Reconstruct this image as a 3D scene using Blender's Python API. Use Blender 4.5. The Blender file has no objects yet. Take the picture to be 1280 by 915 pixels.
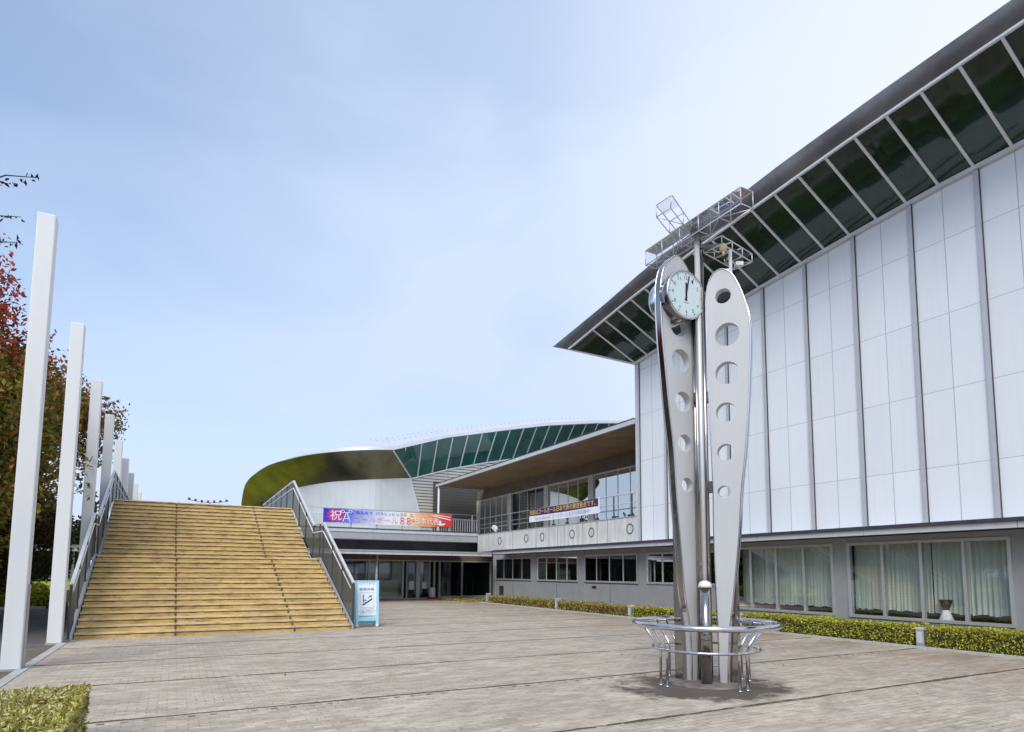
import bpy, bmesh, math, random
import numpy as np
from mathutils import Vector, Matrix
random.seed(7)
scene = bpy.context.scene
col = scene.collection
R_ = math.radians
PI = math.pi

# ------------------------------------------------------------------ camera
cam_d = bpy.data.cameras.new('camera')
cam = bpy.data.objects.new('camera', cam_d)
col.objects.link(cam)
right = Vector((0.878, -0.478, 0.006)).normalized()
fwd = Vector((0.476, 0.874, 0.095)).normalized()
right = (right - fwd * right.dot(fwd)).normalized()
up = right.cross(fwd)
cam.matrix_world = Matrix(((right.x, up.x, -fwd.x, 0), (right.y, up.y, -fwd.y, 0), (right.z, up.z, -fwd.z, 1.6), (0, 0, 0, 1)))
cam_d.sensor_fit = 'HORIZONTAL'
cam_d.sensor_width = 36
cam_d.lens = 784 / 1280 * 36
cam_d.shift_x = -8 / 1280
cam_d.shift_y = 183.5 / 1280
cam_d.clip_end = 3000
scene.camera = cam

# ------------------------------------------------------------------ world and sun
SUN = Vector((-0.52, -0.62, 0.72)).normalized()
w = bpy.data.worlds.new('World')
scene.world = w
w.use_nodes = True
nt = w.node_tree
nt.nodes.clear()
N, L = nt.nodes.new, nt.links.new
out = N('ShaderNodeOutputWorld')
bg = N('ShaderNodeBackground')
bg.inputs['Strength'].default_value = 0.120
sky = N('ShaderNodeTexSky')
sky.sky_type = 'NISHITA'
sky.sun_disc = False
sky.sun_elevation = math.asin(SUN.z)
sky.sun_rotation = math.atan2(SUN.x, SUN.y)
sky.air_density = 1.0
sky.dust_density = 1.6
tc = N('ShaderNodeTexCoord')
sep = N('ShaderNodeSeparateXYZ')
L(tc.outputs['Generated'], sep.inputs[0])
def mth(op, a, b=None, tree=None, clamp=False):
    n = (tree or nt).nodes.new('ShaderNodeMath')
    n.operation = op
    n.use_clamp = clamp
    for i, v in enumerate((a, b)):
        if v is None: continue
        if isinstance(v, (int, float)): n.inputs[i].default_value = v
        else: (tree or nt).links.new(v, n.inputs[i])
    return n.outputs[0]
den = mth('ADD', mth('MAXIMUM', sep.outputs['Z'], 0.0), 0.28)
cmb = N('ShaderNodeCombineXYZ')
L(mth('DIVIDE', sep.outputs['X'], den), cmb.inputs[0])
L(mth('DIVIDE', sep.outputs['Y'], den), cmb.inputs[1])
nz = N('ShaderNodeTexNoise')
nz.inputs['Scale'].default_value = 1.25
nz.inputs['Detail'].default_value = 5
nz.inputs['Roughness'].default_value = 0.5
nz.inputs['Distortion'].default_value = 0.5
mp = N('ShaderNodeMapping')
mp.inputs['Location'].default_value = (4.1, 2.7, 0)
L(cmb.outputs[0], mp.inputs[0])
L(mp.outputs[0], nz.inputs['Vector'])
rmp = N('ShaderNodeValToRGB')
rmp.color_ramp.elements[0].position = 0.38
rmp.color_ramp.elements[0].color = (0.66, 0.66, 0.66, 1)
rmp.color_ramp.elements[1].position = 0.62
rmp.color_ramp.elements[1].color = (1.0, 1.0, 1.0, 1)
L(nz.outputs['Fac'], rmp.inputs[0])
# more cloud towards the horizon
hz = mth('SUBTRACT', 1.0, mth('MULTIPLY', sep.outputs['Z'], 1.7), clamp=True)
side = mth('ADD', mth('MULTIPLY', sep.outputs['X'], 0.75), -0.22)
fac = mth('MAXIMUM', mth('ADD', rmp.outputs[0], side, clamp=True), mth('MULTIPLY', hz, 1.15), clamp=True)
mix = N('ShaderNodeMix')
mix.data_type = 'RGBA'
L(fac, mix.inputs['Factor'])
tint = N('ShaderNodeMix')
tint.data_type = 'RGBA'
tint.blend_type = 'MULTIPLY'
tint.inputs['Factor'].default_value = 1
L(sky.outputs[0], tint.inputs[6])
tint.inputs[7].default_value = (1.55, 1.72, 1.80, 1)
L(tint.outputs[2], mix.inputs[6])
mix.inputs[7].default_value = (5.25, 6.2, 8.0, 1)
white = N('ShaderNodeMix')
white.data_type = 'RGBA'
L(mth('MULTIPLY', mth('ADD', mth('MULTIPLY', sep.outputs['X'], 1.6), mth('MULTIPLY', sep.outputs['Z'], 0.7)), 1.0), (wr := N('ShaderNodeMapRange')).inputs['Value'])
wr.inputs['From Min'].default_value = 1.05
wr.inputs['From Max'].default_value = 1.75
L(wr.outputs[0], white.inputs['Factor'])
L(mix.outputs[2], white.inputs[6])
white.inputs[7].default_value = (7.4, 7.7, 8.6, 1)
L(white.outputs[2], bg.inputs['Color'])
L(bg.outputs[0], out.inputs[0])

sd = bpy.data.lights.new('sun', 'SUN')
sd.energy = 2.0
sd.angle = R_(32)
sd.color = (1.0, 0.95, 0.86)
so = bpy.data.objects.new('sun', sd)
col.objects.link(so)
so.rotation_euler = SUN.to_track_quat('Z', 'Y').to_euler()

scene.view_settings.view_transform = 'Standard'
scene.view_settings.look = 'None'
scene.view_settings.exposure = 0.12
scene.view_settings.gamma = 1
scene.view_settings.use_curve_mapping = False

# ------------------------------------------------------------------ materials
def new_mat(name):
    m = bpy.data.materials.new(name)
    m.use_nodes = True
    t = m.node_tree
    t.nodes.clear()
    o = t.nodes.new('ShaderNodeOutputMaterial')
    return m, t, o

def pm(name, c, rough=0.6, metal=0.0, var=0.15, scale=3.0, bump=0.0, bscale=40.0, spec=0.5, stretch=(1, 1, 1), coat=0.0, detail=5, c2=None, coords='Object'):
    """principled with a noise-varied colour and an optional noise bump"""
    m, t, o = new_mat(name)
    p = t.nodes.new('ShaderNodeBsdfPrincipled')
    t.links.new(p.outputs[0], o.inputs[0])
    p.inputs['Roughness'].default_value = rough
    p.inputs['Metallic'].default_value = metal
    p.inputs['Specular IOR Level'].default_value = spec
    p.inputs['Coat Weight'].default_value = coat
    tcn = t.nodes.new('ShaderNodeTexCoord')
    mpn = t.nodes.new('ShaderNodeMapping')
    mpn.inputs['Scale'].default_value = stretch
    t.links.new(tcn.outputs[coords], mpn.inputs[0])
    n = t.nodes.new('ShaderNodeTexNoise')
    n.inputs['Scale'].default_value = scale
    n.inputs['Detail'].default_value = detail
    n.inputs['Roughness'].default_value = 0.6
    t.links.new(mpn.outputs[0], n.inputs['Vector'])
    r = t.nodes.new('ShaderNodeValToRGB')
    c2 = c2 or tuple(min(1, x * (1 + var)) for x in c)
    r.color_ramp.elements[0].position = 0.3
    r.color_ramp.elements[0].color = (*[x * (1 - var) for x in c], 1)
    r.color_ramp.elements[1].position = 0.7
    r.color_ramp.elements[1].color = (*c2, 1)
    t.links.new(n.outputs['Fac'], r.inputs[0])
    t.links.new(r.outputs[0], p.inputs['Base Color'])
    if bump:
        b = t.nodes.new('ShaderNodeBump')
        b.inputs['Strength'].default_value = bump
        b.inputs['Distance'].default_value = 0.02
        n2 = t.nodes.new('ShaderNodeTexNoise')
        n2.inputs['Scale'].default_value = bscale
        n2.inputs['Detail'].default_value = 4
        t.links.new(mpn.outputs[0], n2.inputs['Vector'])
        t.links.new(n2.outputs['Fac'], b.inputs['Height'])
        t.links.new(b.outputs[0], p.inputs['Normal'])
    m['p'] = 1
    return m

def bsdf(m):
    return next(n for n in m.node_tree.nodes if n.type == 'BSDF_PRINCIPLED')

def glass_mat(name, tint_c, refl=0.12, gloss=0.96, rough=0.0):
    m, t, o = new_mat(name)
    tr = t.nodes.new('ShaderNodeBsdfTransparent')
    tr.inputs[0].default_value = (*tint_c, 1)
    gl = t.nodes.new('ShaderNodeBsdfGlossy')
    gl.inputs['Roughness'].default_value = rough
    gl.inputs[0].default_value = (gloss * .98, gloss, gloss, 1)
    fr = t.nodes.new('ShaderNodeFresnel')
    fr.inputs[0].default_value = 1.5
    a = mth('ADD', mth('MULTIPLY', fr.outputs[0], 1.0 , t), refl, t, clamp=True)
    mx = t.nodes.new('ShaderNodeMixShader')
    t.links.new(a, mx.inputs[0])
    t.links.new(tr.outputs[0], mx.inputs[1])
    t.links.new(gl.outputs[0], mx.inputs[2])
    t.links.new(mx.outputs[0], o.inputs[0])
    return m

def leaf_mat(name, ramp, top=None, zsplit=(0, 1), transl=0.25):
    """random colour per leaf; 'top' is the autumn colour of the leaves high in the crown"""
    m, t, o = new_mat(name)
    p = t.nodes.new('ShaderNodeBsdfPrincipled')
    p.inputs['Roughness'].default_value = 0.55
    p.inputs['Specular IOR Level'].default_value = 0.3
    g = t.nodes.new('ShaderNodeNewGeometry')
    r = t.nodes.new('ShaderNodeValToRGB')
    r.color_ramp.elements[0].color = (*ramp[0], 1)
    r.color_ramp.elements[1].color = (*ramp[-1], 1)
    for i, c in enumerate(ramp[1:-1]):
        e = r.color_ramp.elements.new((i + 1) / (len(ramp) - 1))
        e.color = (*c, 1)
    t.links.new(g.outputs['Random Per Island'], r.inputs[0])
    colr = r.outputs[0]
    if top:
        tcn = t.nodes.new('ShaderNodeTexCoord')
        sp = t.nodes.new('ShaderNodeSeparateXYZ')
        t.links.new(tcn.outputs['Object'], sp.inputs[0])
        n = t.nodes.new('ShaderNodeTexNoise')
        n.inputs['Scale'].default_value = 0.55
        n.inputs['Detail'].default_value = 3
        t.links.new(tcn.outputs['Object'], n.inputs['Vector'])
        zz = mth('ADD', sp.outputs['Z'], mth('MULTIPLY', mth('SUBTRACT', n.outputs['Fac'], 0.5, t), 7.0, t), t)
        zz = mth('ADD', zz, mth('MULTIPLY', mth('SUBTRACT', g.outputs['Random Per Island'], 0.5, t), 2.5, t), t)
        f = mth('DIVIDE', mth('SUBTRACT', zz, zsplit[0], t), zsplit[1] - zsplit[0], t, clamp=True)
        r2 = t.nodes.new('ShaderNodeValToRGB')
        r2.color_ramp.elements[0].color = (*top[0], 1)
        r2.color_ramp.elements[1].color = (*top[1], 1)
        t.links.new(g.outputs['Random Per Island'], r2.inputs[0])
        mx = t.nodes.new('ShaderNodeMix')
        mx.data_type = 'RGBA'
        t.links.new(f, mx.inputs['Factor'])
        t.links.new(colr, mx.inputs[6])
        t.links.new(r2.outputs[0], mx.inputs[7])
        colr = mx.outputs[2]
    t.links.new(colr, p.inputs['Base Color'])
    tl = t.nodes.new('ShaderNodeBsdfTranslucent')
    t.links.new(colr, tl.inputs[0])
    ms = t.nodes.new('ShaderNodeMixShader')
    ms.inputs[0].default_value = transl
    t.links.new(p.outputs[0], ms.inputs[1])
    t.links.new(tl.outputs[0], ms.inputs[2])
    t.links.new(ms.outputs[0], o.inputs[0])
    return m

M = {}
M['white_paint'] = pm('white paint', (0.72, 0.73, 0.74), 0.45, 0, 0.035, 1.3, 0.05, 60, stretch=(1, 1, 0.25))
M['grey_metal'] = pm('grey metal trim', (0.42, 0.43, 0.45), 0.4, 0.3, 0.08, 4)
M['pale_metal'] = pm('pale metal', (0.62, 0.63, 0.65), 0.38, 0.2, 0.07, 3)
M['dark_metal'] = pm('dark metal', (0.06, 0.065, 0.07), 0.45, 0.3, 0.2, 4)
M['steel'] = pm('polished steel', (0.66, 0.66, 0.67), 0.13, 1.0, 0.05, 5, 0.03, 12)
M['drum'] = pm('dark polished drum', (0.22, 0.21, 0.21), 0.09, 1.0, 0.1, 3)
M['light_steel'] = pm('satin steel tube', (0.62, 0.62, 0.64), 0.4, 0.4, 0.05, 3)
M['pier'] = pm('pale concrete pier', (0.60, 0.57, 0.53), 0.85, 0, 0.12, 3)
M['mirror'] = pm('mirror steel', (0.36, 0.34, 0.32), 0.10, 1.0, 0.06, 3, 0.06, 5)
M['brushed'] = pm('brushed steel', (0.50, 0.505, 0.52), 0.5, 0.15, 0.05, 2, 0.02, 30, stretch=(1, 1, 0.3))
M['concrete'] = pm('stained concrete', (0.42, 0.41, 0.40), 0.85, 0, 0.22, 2.2, 0.2, 25, stretch=(1, 1, 0.45))
M['parapet'] = pm('stained pale concrete', (0.66, 0.65, 0.625), 0.85, 0, 0.3, 2.2, 0.2, 25, stretch=(1, 2.2, 0.3), c2=(0.70, 0.69, 0.665))
M['bar_metal'] = pm('cladding bar', (0.50, 0.50, 0.53), 0.4, 0.2, 0.06, 4)
M['foot_concrete'] = pm('stained footing', (0.20, 0.175, 0.15), 0.9, 0, 0.5, 5, 0.3, 30)
M['grey_wall'] = pm('grey rendered wall', (0.315, 0.315, 0.315), 0.85, 0, 0.07, 2, 0.25, 90)
M['fascia_metal'] = pm('roof edge metal', (0.20, 0.19, 0.19), 0.36, 0.7, 0.35, 0.8, 0.06, 3)
M['soffit_brown'] = pm('brown board soffit', (0.27, 0.165, 0.075), 0.6, 0, 0.28, 1.2, 0.05, 30)
M['roof_metal'] = pm('pale roof metal', (0.66, 0.68, 0.71), 0.35, 0.35, 0.05, 0.5)
M['frame'] = pm('aluminium frame', (0.50, 0.51, 0.51), 0.42, 0.4, 0.06, 4)
M['curtain'] = pm('curtain cloth', (0.64, 0.67, 0.62), 0.9, 0, 0.08, 2.5, stretch=(1, 1, 0.2))
M['dim_curtain'] = pm('dim curtain', (0.15, 0.18, 0.16), 0.9, 0, 0.15, 2.5, stretch=(1, 1, 0.2))
M['header'] = pm('dull brown header', (0.17, 0.135, 0.10), 0.7, 0, 0.2, 2)
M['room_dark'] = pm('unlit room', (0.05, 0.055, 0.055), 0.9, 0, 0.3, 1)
M['lobby'] = pm('lobby lining', (0.22, 0.23, 0.22), 0.8, 0, 0.2, 0.8)
M['room_mid'] = pm('lobby wall', (0.45, 0.48, 0.46), 0.8, 0, 0.3, 0.8)
M['counter'] = pm('green counter', (0.36, 0.46, 0.37), 0.5, 0, 0.08, 2)
M['blind'] = pm('lobby panel', (0.66, 0.74, 0.69), 0.8, 0, 0.1, 2)
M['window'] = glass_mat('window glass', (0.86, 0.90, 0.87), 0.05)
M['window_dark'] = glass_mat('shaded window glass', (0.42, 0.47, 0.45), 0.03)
M['window_mirror'] = glass_mat('reflective window glass', (0.25, 0.30, 0.32), 0.36, 0.60)
M['eave_glass'] = pm('green eave glass', (0.008, 0.026, 0.017), 0.045, 0, 0.55, 0.5, 0, spec=0.6)
M['arena_glass'] = pm('green arena glass', (0.022, 0.105, 0.085), 0.05, 0, 0.5, 0.5, 0, spec=0.8)
M['asphalt'] = pm('asphalt', (0.12, 0.118, 0.12), 0.9, 0, 0.22, 0.7, 0.3, 120)
M['earth'] = pm('bare earth', (0.16, 0.13, 0.10), 0.95, 0, 0.3, 2.5, 0.4, 60)
M['kerb'] = pm('kerb stone', (0.46, 0.45, 0.43), 0.85, 0, 0.15, 3, 0.15, 50)
M['bark'] = pm('bark', (0.07, 0.055, 0.042), 0.9, 0, 0.35, 6, 0.5, 20, stretch=(1, 1, 0.3))
M['sign_blue'] = pm('light blue board', (0.36, 0.66, 0.82), 0.5, 0, 0.04, 3)
M['sign_white'] = pm('white board', (0.78, 0.84, 0.88), 0.5, 0, 0.03, 3)
M['navy'] = pm('navy print', (0.02, 0.03, 0.22), 0.6, 0, 0.05, 3)
M['red'] = pm('red plastic', (0.55, 0.03, 0.04), 0.5, 0, 0.08, 3)
M['red_print'] = pm('pink red print', (0.62, 0.16, 0.18), 0.6, 0, 0.08, 3)
M['teal'] = pm('teal print', (0.03, 0.22, 0.36), 0.6, 0, 0.05, 3)
M['black'] = pm('black', (0.015, 0.015, 0.018), 0.5, 0, 0.1, 3)
M['dial'] = pm('clock dial', (0.56, 0.67, 0.69), 0.35, 0, 0.02, 3)
M['cream'] = pm('cream plastic', (0.62, 0.53, 0.30), 0.5, 0, 0.05, 3)
M['yellow_print'] = pm('yellow print', (0.92, 0.62, 0.12), 0.6, 0, 0.05, 3)
M['orange_print'] = pm('orange print', (0.72, 0.42, 0.20), 0.6, 0, 0.05, 3)
M['purple'] = pm('purple cloth', (0.055, 0.02, 0.10), 0.7, 0, 0.2, 3)
M['lilac_print'] = pm('lilac print', (0.30, 0.27, 0.55), 0.6, 0, 0.05, 3)
M['cloth_white'] = pm('white cloth', (0.80, 0.82, 0.86), 0.75, 0, 0.03, 3)
M['magenta'] = pm('magenta print', (0.52, 0.03, 0.30), 0.6, 0, 0.1, 3)
M['pink_print'] = pm('pink print', (0.75, 0.28, 0.45), 0.6, 0, 0.05, 3)

def panel_material():
    """glossy white cladding with thin panel joints (real joints, fixed heights)"""
    m = pm('white cladding', (0.77, 0.795, 0.835), 0.30, 0, 0.03, 0.35, 0.015, 1.5)
    t = m.node_tree
    p = bsdf(m)
    base = p.inputs['Base Color'].links[0].from_socket
    tcn = t.nodes.new('ShaderNodeTexCoord')
    sp = t.nodes.new('ShaderNodeSeparateXYZ')
    t.links.new(tcn.outputs['Object'], sp.inputs[0])
    def line(v, off, step, half):
        a = mth('MODULO', mth('ADD', mth('SUBTRACT', v, off, t), step * 50.5, t), step, t)
        a = mth('ABSOLUTE', mth('SUBTRACT', a, step / 2, t), None, t)
        return mth('LESS_THAN', a, half, t)
    lz = line(sp.outputs['Z'], 4.27, 1.9, 0.007)
    ly = line(sp.outputs['Y'], 7.28 + 0.79, 1.58, 0.010)
    f = mth('MAXIMUM', lz, ly, t)
    mx = t.nodes.new('ShaderNodeMix')
    mx.data_type = 'RGBA'
    t.links.new(mth('MULTIPLY', f, 0.55, t), mx.inputs['Factor'])
    t.links.new(base, mx.inputs[6])
    mx.inputs[7].default_value = (0.10, 0.11, 0.12, 1)
    # faint tone difference from panel to panel
    fl = t.nodes.new('ShaderNodeCombineXYZ')
    t.links.new(mth('FLOOR', mth('DIVIDE', mth('SUBTRACT', sp.outputs['Y'], 7.28, t), 0.79, t), None, t), fl.inputs[1])
    t.links.new(mth('FLOOR', mth('DIVIDE', mth('SUBTRACT', sp.outputs['Z'], 4.27, t), 1.9, t), None, t), fl.inputs[2])
    wn = t.nodes.new('ShaderNodeTexWhiteNoise')
    t.links.new(fl.outputs[0], wn.inputs['Vector'])
    mpn = t.nodes.new('ShaderNodeMapping')
    mpn.inputs['Scale'].default_value = (1, 3.2, 0.10)
    t.links.new(tcn.outputs['Object'], mpn.inputs[0])
    sn = t.nodes.new('ShaderNodeTexNoise')
    sn.inputs['Scale'].default_value = 2.2
    sn.inputs['Detail'].default_value = 6
    sn.inputs['Roughness'].default_value = 0.7
    t.links.new(mpn.outputs[0], sn.inputs['Vector'])
    sr_ = t.nodes.new('ShaderNodeMapRange')
    sr_.inputs['From Min'].default_value = 0.52
    sr_.inputs['From Max'].default_value = 0.75
    t.links.new(sn.outputs['Fac'], sr_.inputs['Value'])
    ms_ = t.nodes.new('ShaderNodeMix')
    ms_.data_type = 'RGBA'
    t.links.new(mth('MULTIPLY', sr_.outputs[0], 0.13, t), ms_.inputs['Factor'])
    t.links.new(mx.outputs[2], ms_.inputs[6])
    ms_.inputs[7].default_value = (0.46, 0.47, 0.47, 1)
    mx = ms_
    hs = t.nodes.new('ShaderNodeHueSaturation')
    t.links.new(mth('ADD', mth('MULTIPLY', wn.outputs['Value'], 0.06, t), 0.95, t), hs.inputs['Value'])
    t.links.new(mx.outputs[2], hs.inputs['Color'])
    t.links.new(hs.outputs[0], p.inputs['Base Color'])
    return m
M['panel'] = panel_material()

def siding_material(name, c, step, axis='Z', depth=0.6, dark=0.4):
    """ribbed metal siding: shaped by bump, thin shadow gap between ribs"""
    m = pm(name, c, 0.5, 0.1, 0.06, 0.8)
    t = m.node_tree
    p = bsdf(m)
    tcn = t.nodes.new('ShaderNodeTexCoord')
    sp = t.nodes.new('ShaderNodeSeparateXYZ')
    t.links.new(tcn.outputs['Object'], sp.inputs[0])
    a = mth('FRACT', mth('DIVIDE', mth('ADD', sp.outputs[axis], 100.0, t), step, t), None, t)
    b = t.nodes.new('ShaderNodeBump')
    b.inputs['Strength'].default_value = depth
    b.inputs['Distance'].default_value = step * 0.35
    t.links.new(a, b.inputs['Height'])
    t.links.new(b.outputs[0], p.inputs['Normal'])
    base = p.inputs['Base Color'].links[0].from_socket
    mx = t.nodes.new('ShaderNodeMix')
    mx.data_type = 'RGBA'
    t.links.new(mth('MULTIPLY', mth('LESS_THAN', a, 0.30 if axis == 'Z' else 0.06, t), dark, t), mx.inputs['Factor'])
    t.links.new(base, mx.inputs[6])
    mx.inputs[7].default_value = (0.05, 0.05, 0.05, 1)
    t.links.new(mx.outputs[2], p.inputs['Base Color'])
    return m
M['shade_siding'] = siding_material('shade toned ribbed siding', (0.10, 0.10, 0.095), 0.23, 'Z', 0.5, 0.5)  # darker copy of the arena siding, overhang shade put into the colour
M['ribbed'] = siding_material('ribbed siding', (0.60, 0.59, 0.54), 0.23, 'Z', 0.6, 0.85)
M['seam_panel'] = siding_material('vertical seam panel', (0.55, 0.58, 0.61), 0.42, 'X', 0.06, 0.10)

def mesh_panel():
    m, t, o = new_mat('perforated grey sheet')
    p = t.nodes.new('ShaderNodeBsdfPrincipled')
    p.inputs['Base Color'].default_value = (0.085, 0.095, 0.10, 1)
    p.inputs['Roughness'].default_value = 0.5
    tr = t.nodes.new('ShaderNodeBsdfTransparent')
    mx = t.nodes.new('ShaderNodeMixShader')
    mx.inputs[0].default_value = 0.80
    t.links.new(tr.outputs[0], mx.inputs[1])
    t.links.new(p.outputs[0], mx.inputs[2])
    t.links.new(mx.outputs[0], o.inputs[0])
    return m
M['perforated'] = mesh_panel()

def paving_material():
    m, t, o = new_mat('plaza paving')
    p = t.nodes.new('ShaderNodeBsdfPrincipled')
    p.inputs['Roughness'].default_value = 0.9
    p.inputs['Specular IOR Level'].default_value = 0.1
    t.links.new(p.outputs[0], o.inputs[0])
    tcn = t.nodes.new('ShaderNodeTexCoord')
    br = t.nodes.new('ShaderNodeTexBrick')
    br.inputs['Scale'].default_value = 1
    br.inputs['Brick Width'].default_value = 0.205
    br.inputs['Row Height'].default_value = 0.103
    br.inputs['Mortar Size'].default_value = 0.006
    br.inputs['Mortar Smooth'].default_value = 0.4
    br.inputs['Bias'].default_value = -0.1
    br.inputs['Color1'].default_value = (0.63, 0.545, 0.445, 1)
    br.inputs['Color2'].default_value = (0.46, 0.39, 0.31, 1)
    br.inputs['Mortar'].default_value = (0.50, 0.43, 0.345, 1)
    t.links.new(tcn.outputs['Object'], br.inputs['Vector'])
    def noise(scale, stretch=(1, 1, 1), detail=5, rough=0.6):
        mpn = t.nodes.new('ShaderNodeMapping')
        mpn.inputs['Scale'].default_value = stretch
        t.links.new(tcn.outputs['Object'], mpn.inputs[0])
        n = t.nodes.new('ShaderNodeTexNoise')
        n.inputs['Scale'].default_value = scale
        n.inputs['Detail'].default_value = detail
        n.inputs['Roughness'].default_value = rough
        t.links.new(mpn.outputs[0], n.inputs['Vector'])
        return n.outputs['Fac']
    def ramp(f, a, b):
        r = t.nodes.new('ShaderNodeMapRange')
        r.inputs['From Min'].default_value = a
        r.inputs['From Max'].default_value = b
        t.links.new(f, r.inputs['Value'])
        return r.outputs[0]
    def mixc(f, a, c, blend='MIX'):
        x = t.nodes.new('ShaderNodeMix')
        x.data_type = 'RGBA'
        x.blend_type = blend
        t.links.new(f, x.inputs['Factor'])
        t.links.new(a, x.inputs[6])
        x.inputs[7].default_value = (*c, 1)
        return x.outputs[2]
    c = br.outputs['Color']
    # joints filled with dirt only here and there
    c = mixc(mth('MULTIPLY', mth('MULTIPLY', br.outputs['Fac'], ramp(noise(0.9, (0.8, 1.6, 1), 6, 0.75), 0.46, 0.58), t), 0.8, t), c, (0.13, 0.105, 0.08))
    # worn, dirty streaks along the courses
    c = mixc(mth('MULTIPLY', ramp(noise(1.3, (0.8, 2.6, 1), 7, 0.75), 0.46, 0.66), 0.7, t), c, (0.27, 0.235, 0.20))
    c = mixc(mth('MULTIPLY', ramp(noise(1.1, (0.8, 2.4, 1), 7, 0.75), 0.52, 0.70), 0.6, t), c, (0.68, 0.61, 0.53))
    c = mixc(mth('MULTIPLY', ramp(noise(0.35, (1, 1.4, 1), 6, 0.7), 0.45, 0.70), 0.55, t), c, (0.37, 0.31, 0.25))
    c = mixc(mth('MULTIPLY', ramp(noise(4.5, (0.9, 3.2, 1), 7, 0.8), 0.50, 0.66), 0.7, t), c, (0.22, 0.185, 0.15))
    # damp purple-brown ground near the hedge
    sp = t.nodes.new('ShaderNodeSeparateXYZ')
    t.links.new(tcn.outputs['Object'], sp.inputs[0])
    nearh = ramp(sp.outputs['X'], 9.5, 14.5)
    c = mixc(mth('MULTIPLY', mth('MULTIPLY', nearh, ramp(noise(0.5, (0.6, 1.6, 1), 5), 0.38, 0.6), t), 0.75, t), c, (0.27, 0.19, 0.125))
    # drain joints across the plaza every 2.57 m, edges eaten away
    wob = mth('MULTIPLY', mth('SUBTRACT', noise(3.0, (1, 1, 1), 5, 0.75), 0.5, t), 0.10, t)
    a = mth('MODULO', mth('ADD', mth('ADD', sp.outputs['Y'], wob, t), 257.0 - 5.53 + 1.285, t), 2.57, t)
    a = mth('ABSOLUTE', mth('SUBTRACT', a, 1.285, t), None, t)
    thick = mth('ADD', mth('MULTIPLY', noise(0.8, (1, 0.05, 1), 3), 0.11, t), -0.018, t)
    j = mth('LESS_THAN', a, thick, t)
    jn = mth('MULTIPLY', j, ramp(noise(2.6, (1, 1, 1), 5, 0.8), 0.34, 0.46), t)
    c = mixc(mth('MULTIPLY', jn, 0.92, t), c, (0.075, 0.06, 0.035))
    # dotted drain slot along the second joint
    sl = mth('ABSOLUTE', mth('SUBTRACT', mth('ADD', sp.outputs['Y'], wob, t), 7.97, t), None, t)
    dots = mth('LESS_THAN', mth('FRACT', mth('MULTIPLY', sp.outputs['X'], 4.7, t), None, t), 0.34, t)
    c = mixc(mth('MULTIPLY', mth('MULTIPLY', mth('LESS_THAN', sl, 0.032, t), dots, t), mth('MULTIPLY', ramp(noise(1.1, (1, .3, 1), 4), .42, .55), .9, t), t), c, (0.06, 0.05, 0.04))
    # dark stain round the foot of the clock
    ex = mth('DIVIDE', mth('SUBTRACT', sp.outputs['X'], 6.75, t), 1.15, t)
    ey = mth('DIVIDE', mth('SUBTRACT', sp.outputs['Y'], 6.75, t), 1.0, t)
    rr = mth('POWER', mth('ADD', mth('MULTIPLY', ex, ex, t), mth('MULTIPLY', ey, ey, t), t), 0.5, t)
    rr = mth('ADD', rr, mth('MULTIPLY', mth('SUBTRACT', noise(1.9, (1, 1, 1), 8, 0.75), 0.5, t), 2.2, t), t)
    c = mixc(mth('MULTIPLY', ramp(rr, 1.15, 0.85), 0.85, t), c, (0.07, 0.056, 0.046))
    t.links.new(c, p.inputs['Base Color'])
    b = t.nodes.new('ShaderNodeBump')
    b.inputs['Strength'].default_value = 0.5
    b.inputs['Distance'].default_value = 0.012
    hh = mth('ADD', mth('MULTIPLY', br.outputs['Fac'], -1.0, t), noise(18, (0.6, 1.5, 1), 5, 0.7), t)
    hh = mth('ADD', hh, mth('MULTIPLY', j, -2.0, t), t)
    t.links.new(hh, b.inputs['Height'])
    t.links.new(b.outputs[0], p.inputs['Normal'])
    return m
M['paving'] = paving_material()

def stair_material(name, c, dark):
    m = pm(name, c, 0.8, 0, 0.16, 2.0, 0.2, 60, stretch=(0.6, 1, 1))
    t = m.node_tree
    p = bsdf(m)
    base = p.inputs['Base Color'].links[0].from_socket
    tcn = t.nodes.new('ShaderNodeTexCoord')
    n = t.nodes.new('ShaderNodeTexNoise')
    mpn = t.nodes.new('ShaderNodeMapping')
    mpn.inputs['Scale'].default_value = (1.0, 1.5, 3.0)
    t.links.new(tcn.outputs['Object'], mpn.inputs[0])
    n.inputs['Scale'].default_value = 2.6
    n.inputs['Detail'].default_value = 8
    n.inputs['Roughness'].default_value = 0.75
    t.links.new(mpn.outputs[0], n.inputs['Vector'])
    r = t.nodes.new('ShaderNodeMapRange')
    r.inputs['From Min'].default_value = 0.48
    r.inputs['From Max'].default_value = 0.64
    t.links.new(n.outputs['Fac'], r.inputs['Value'])
    mx = t.nodes.new('ShaderNodeMix')
    mx.data_type = 'RGBA'
    t.links.new(mth('MULTIPLY', r.outputs[0], 0.75, t), mx.inputs['Factor'])
    t.links.new(base, mx.inputs[6])
    mx.inputs[7].default_value = (*dark, 1)
    t.links.new(mx.outputs[2], p.inputs['Base Color'])
    return m
M['riser'] = stair_material('yellow stone riser', (0.60, 0.41, 0.135), (0.27, 0.15, 0.045))
M['nosing'] = stair_material('stair nosing', (0.63, 0.51, 0.31), (0.30, 0.20, 0.09))
M['joint'] = pm('dirty joint and nosing shade', (0.17, 0.10, 0.04), 0.9, 0, 0.3, 6)  # also colours the painted shade under each nosing

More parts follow.
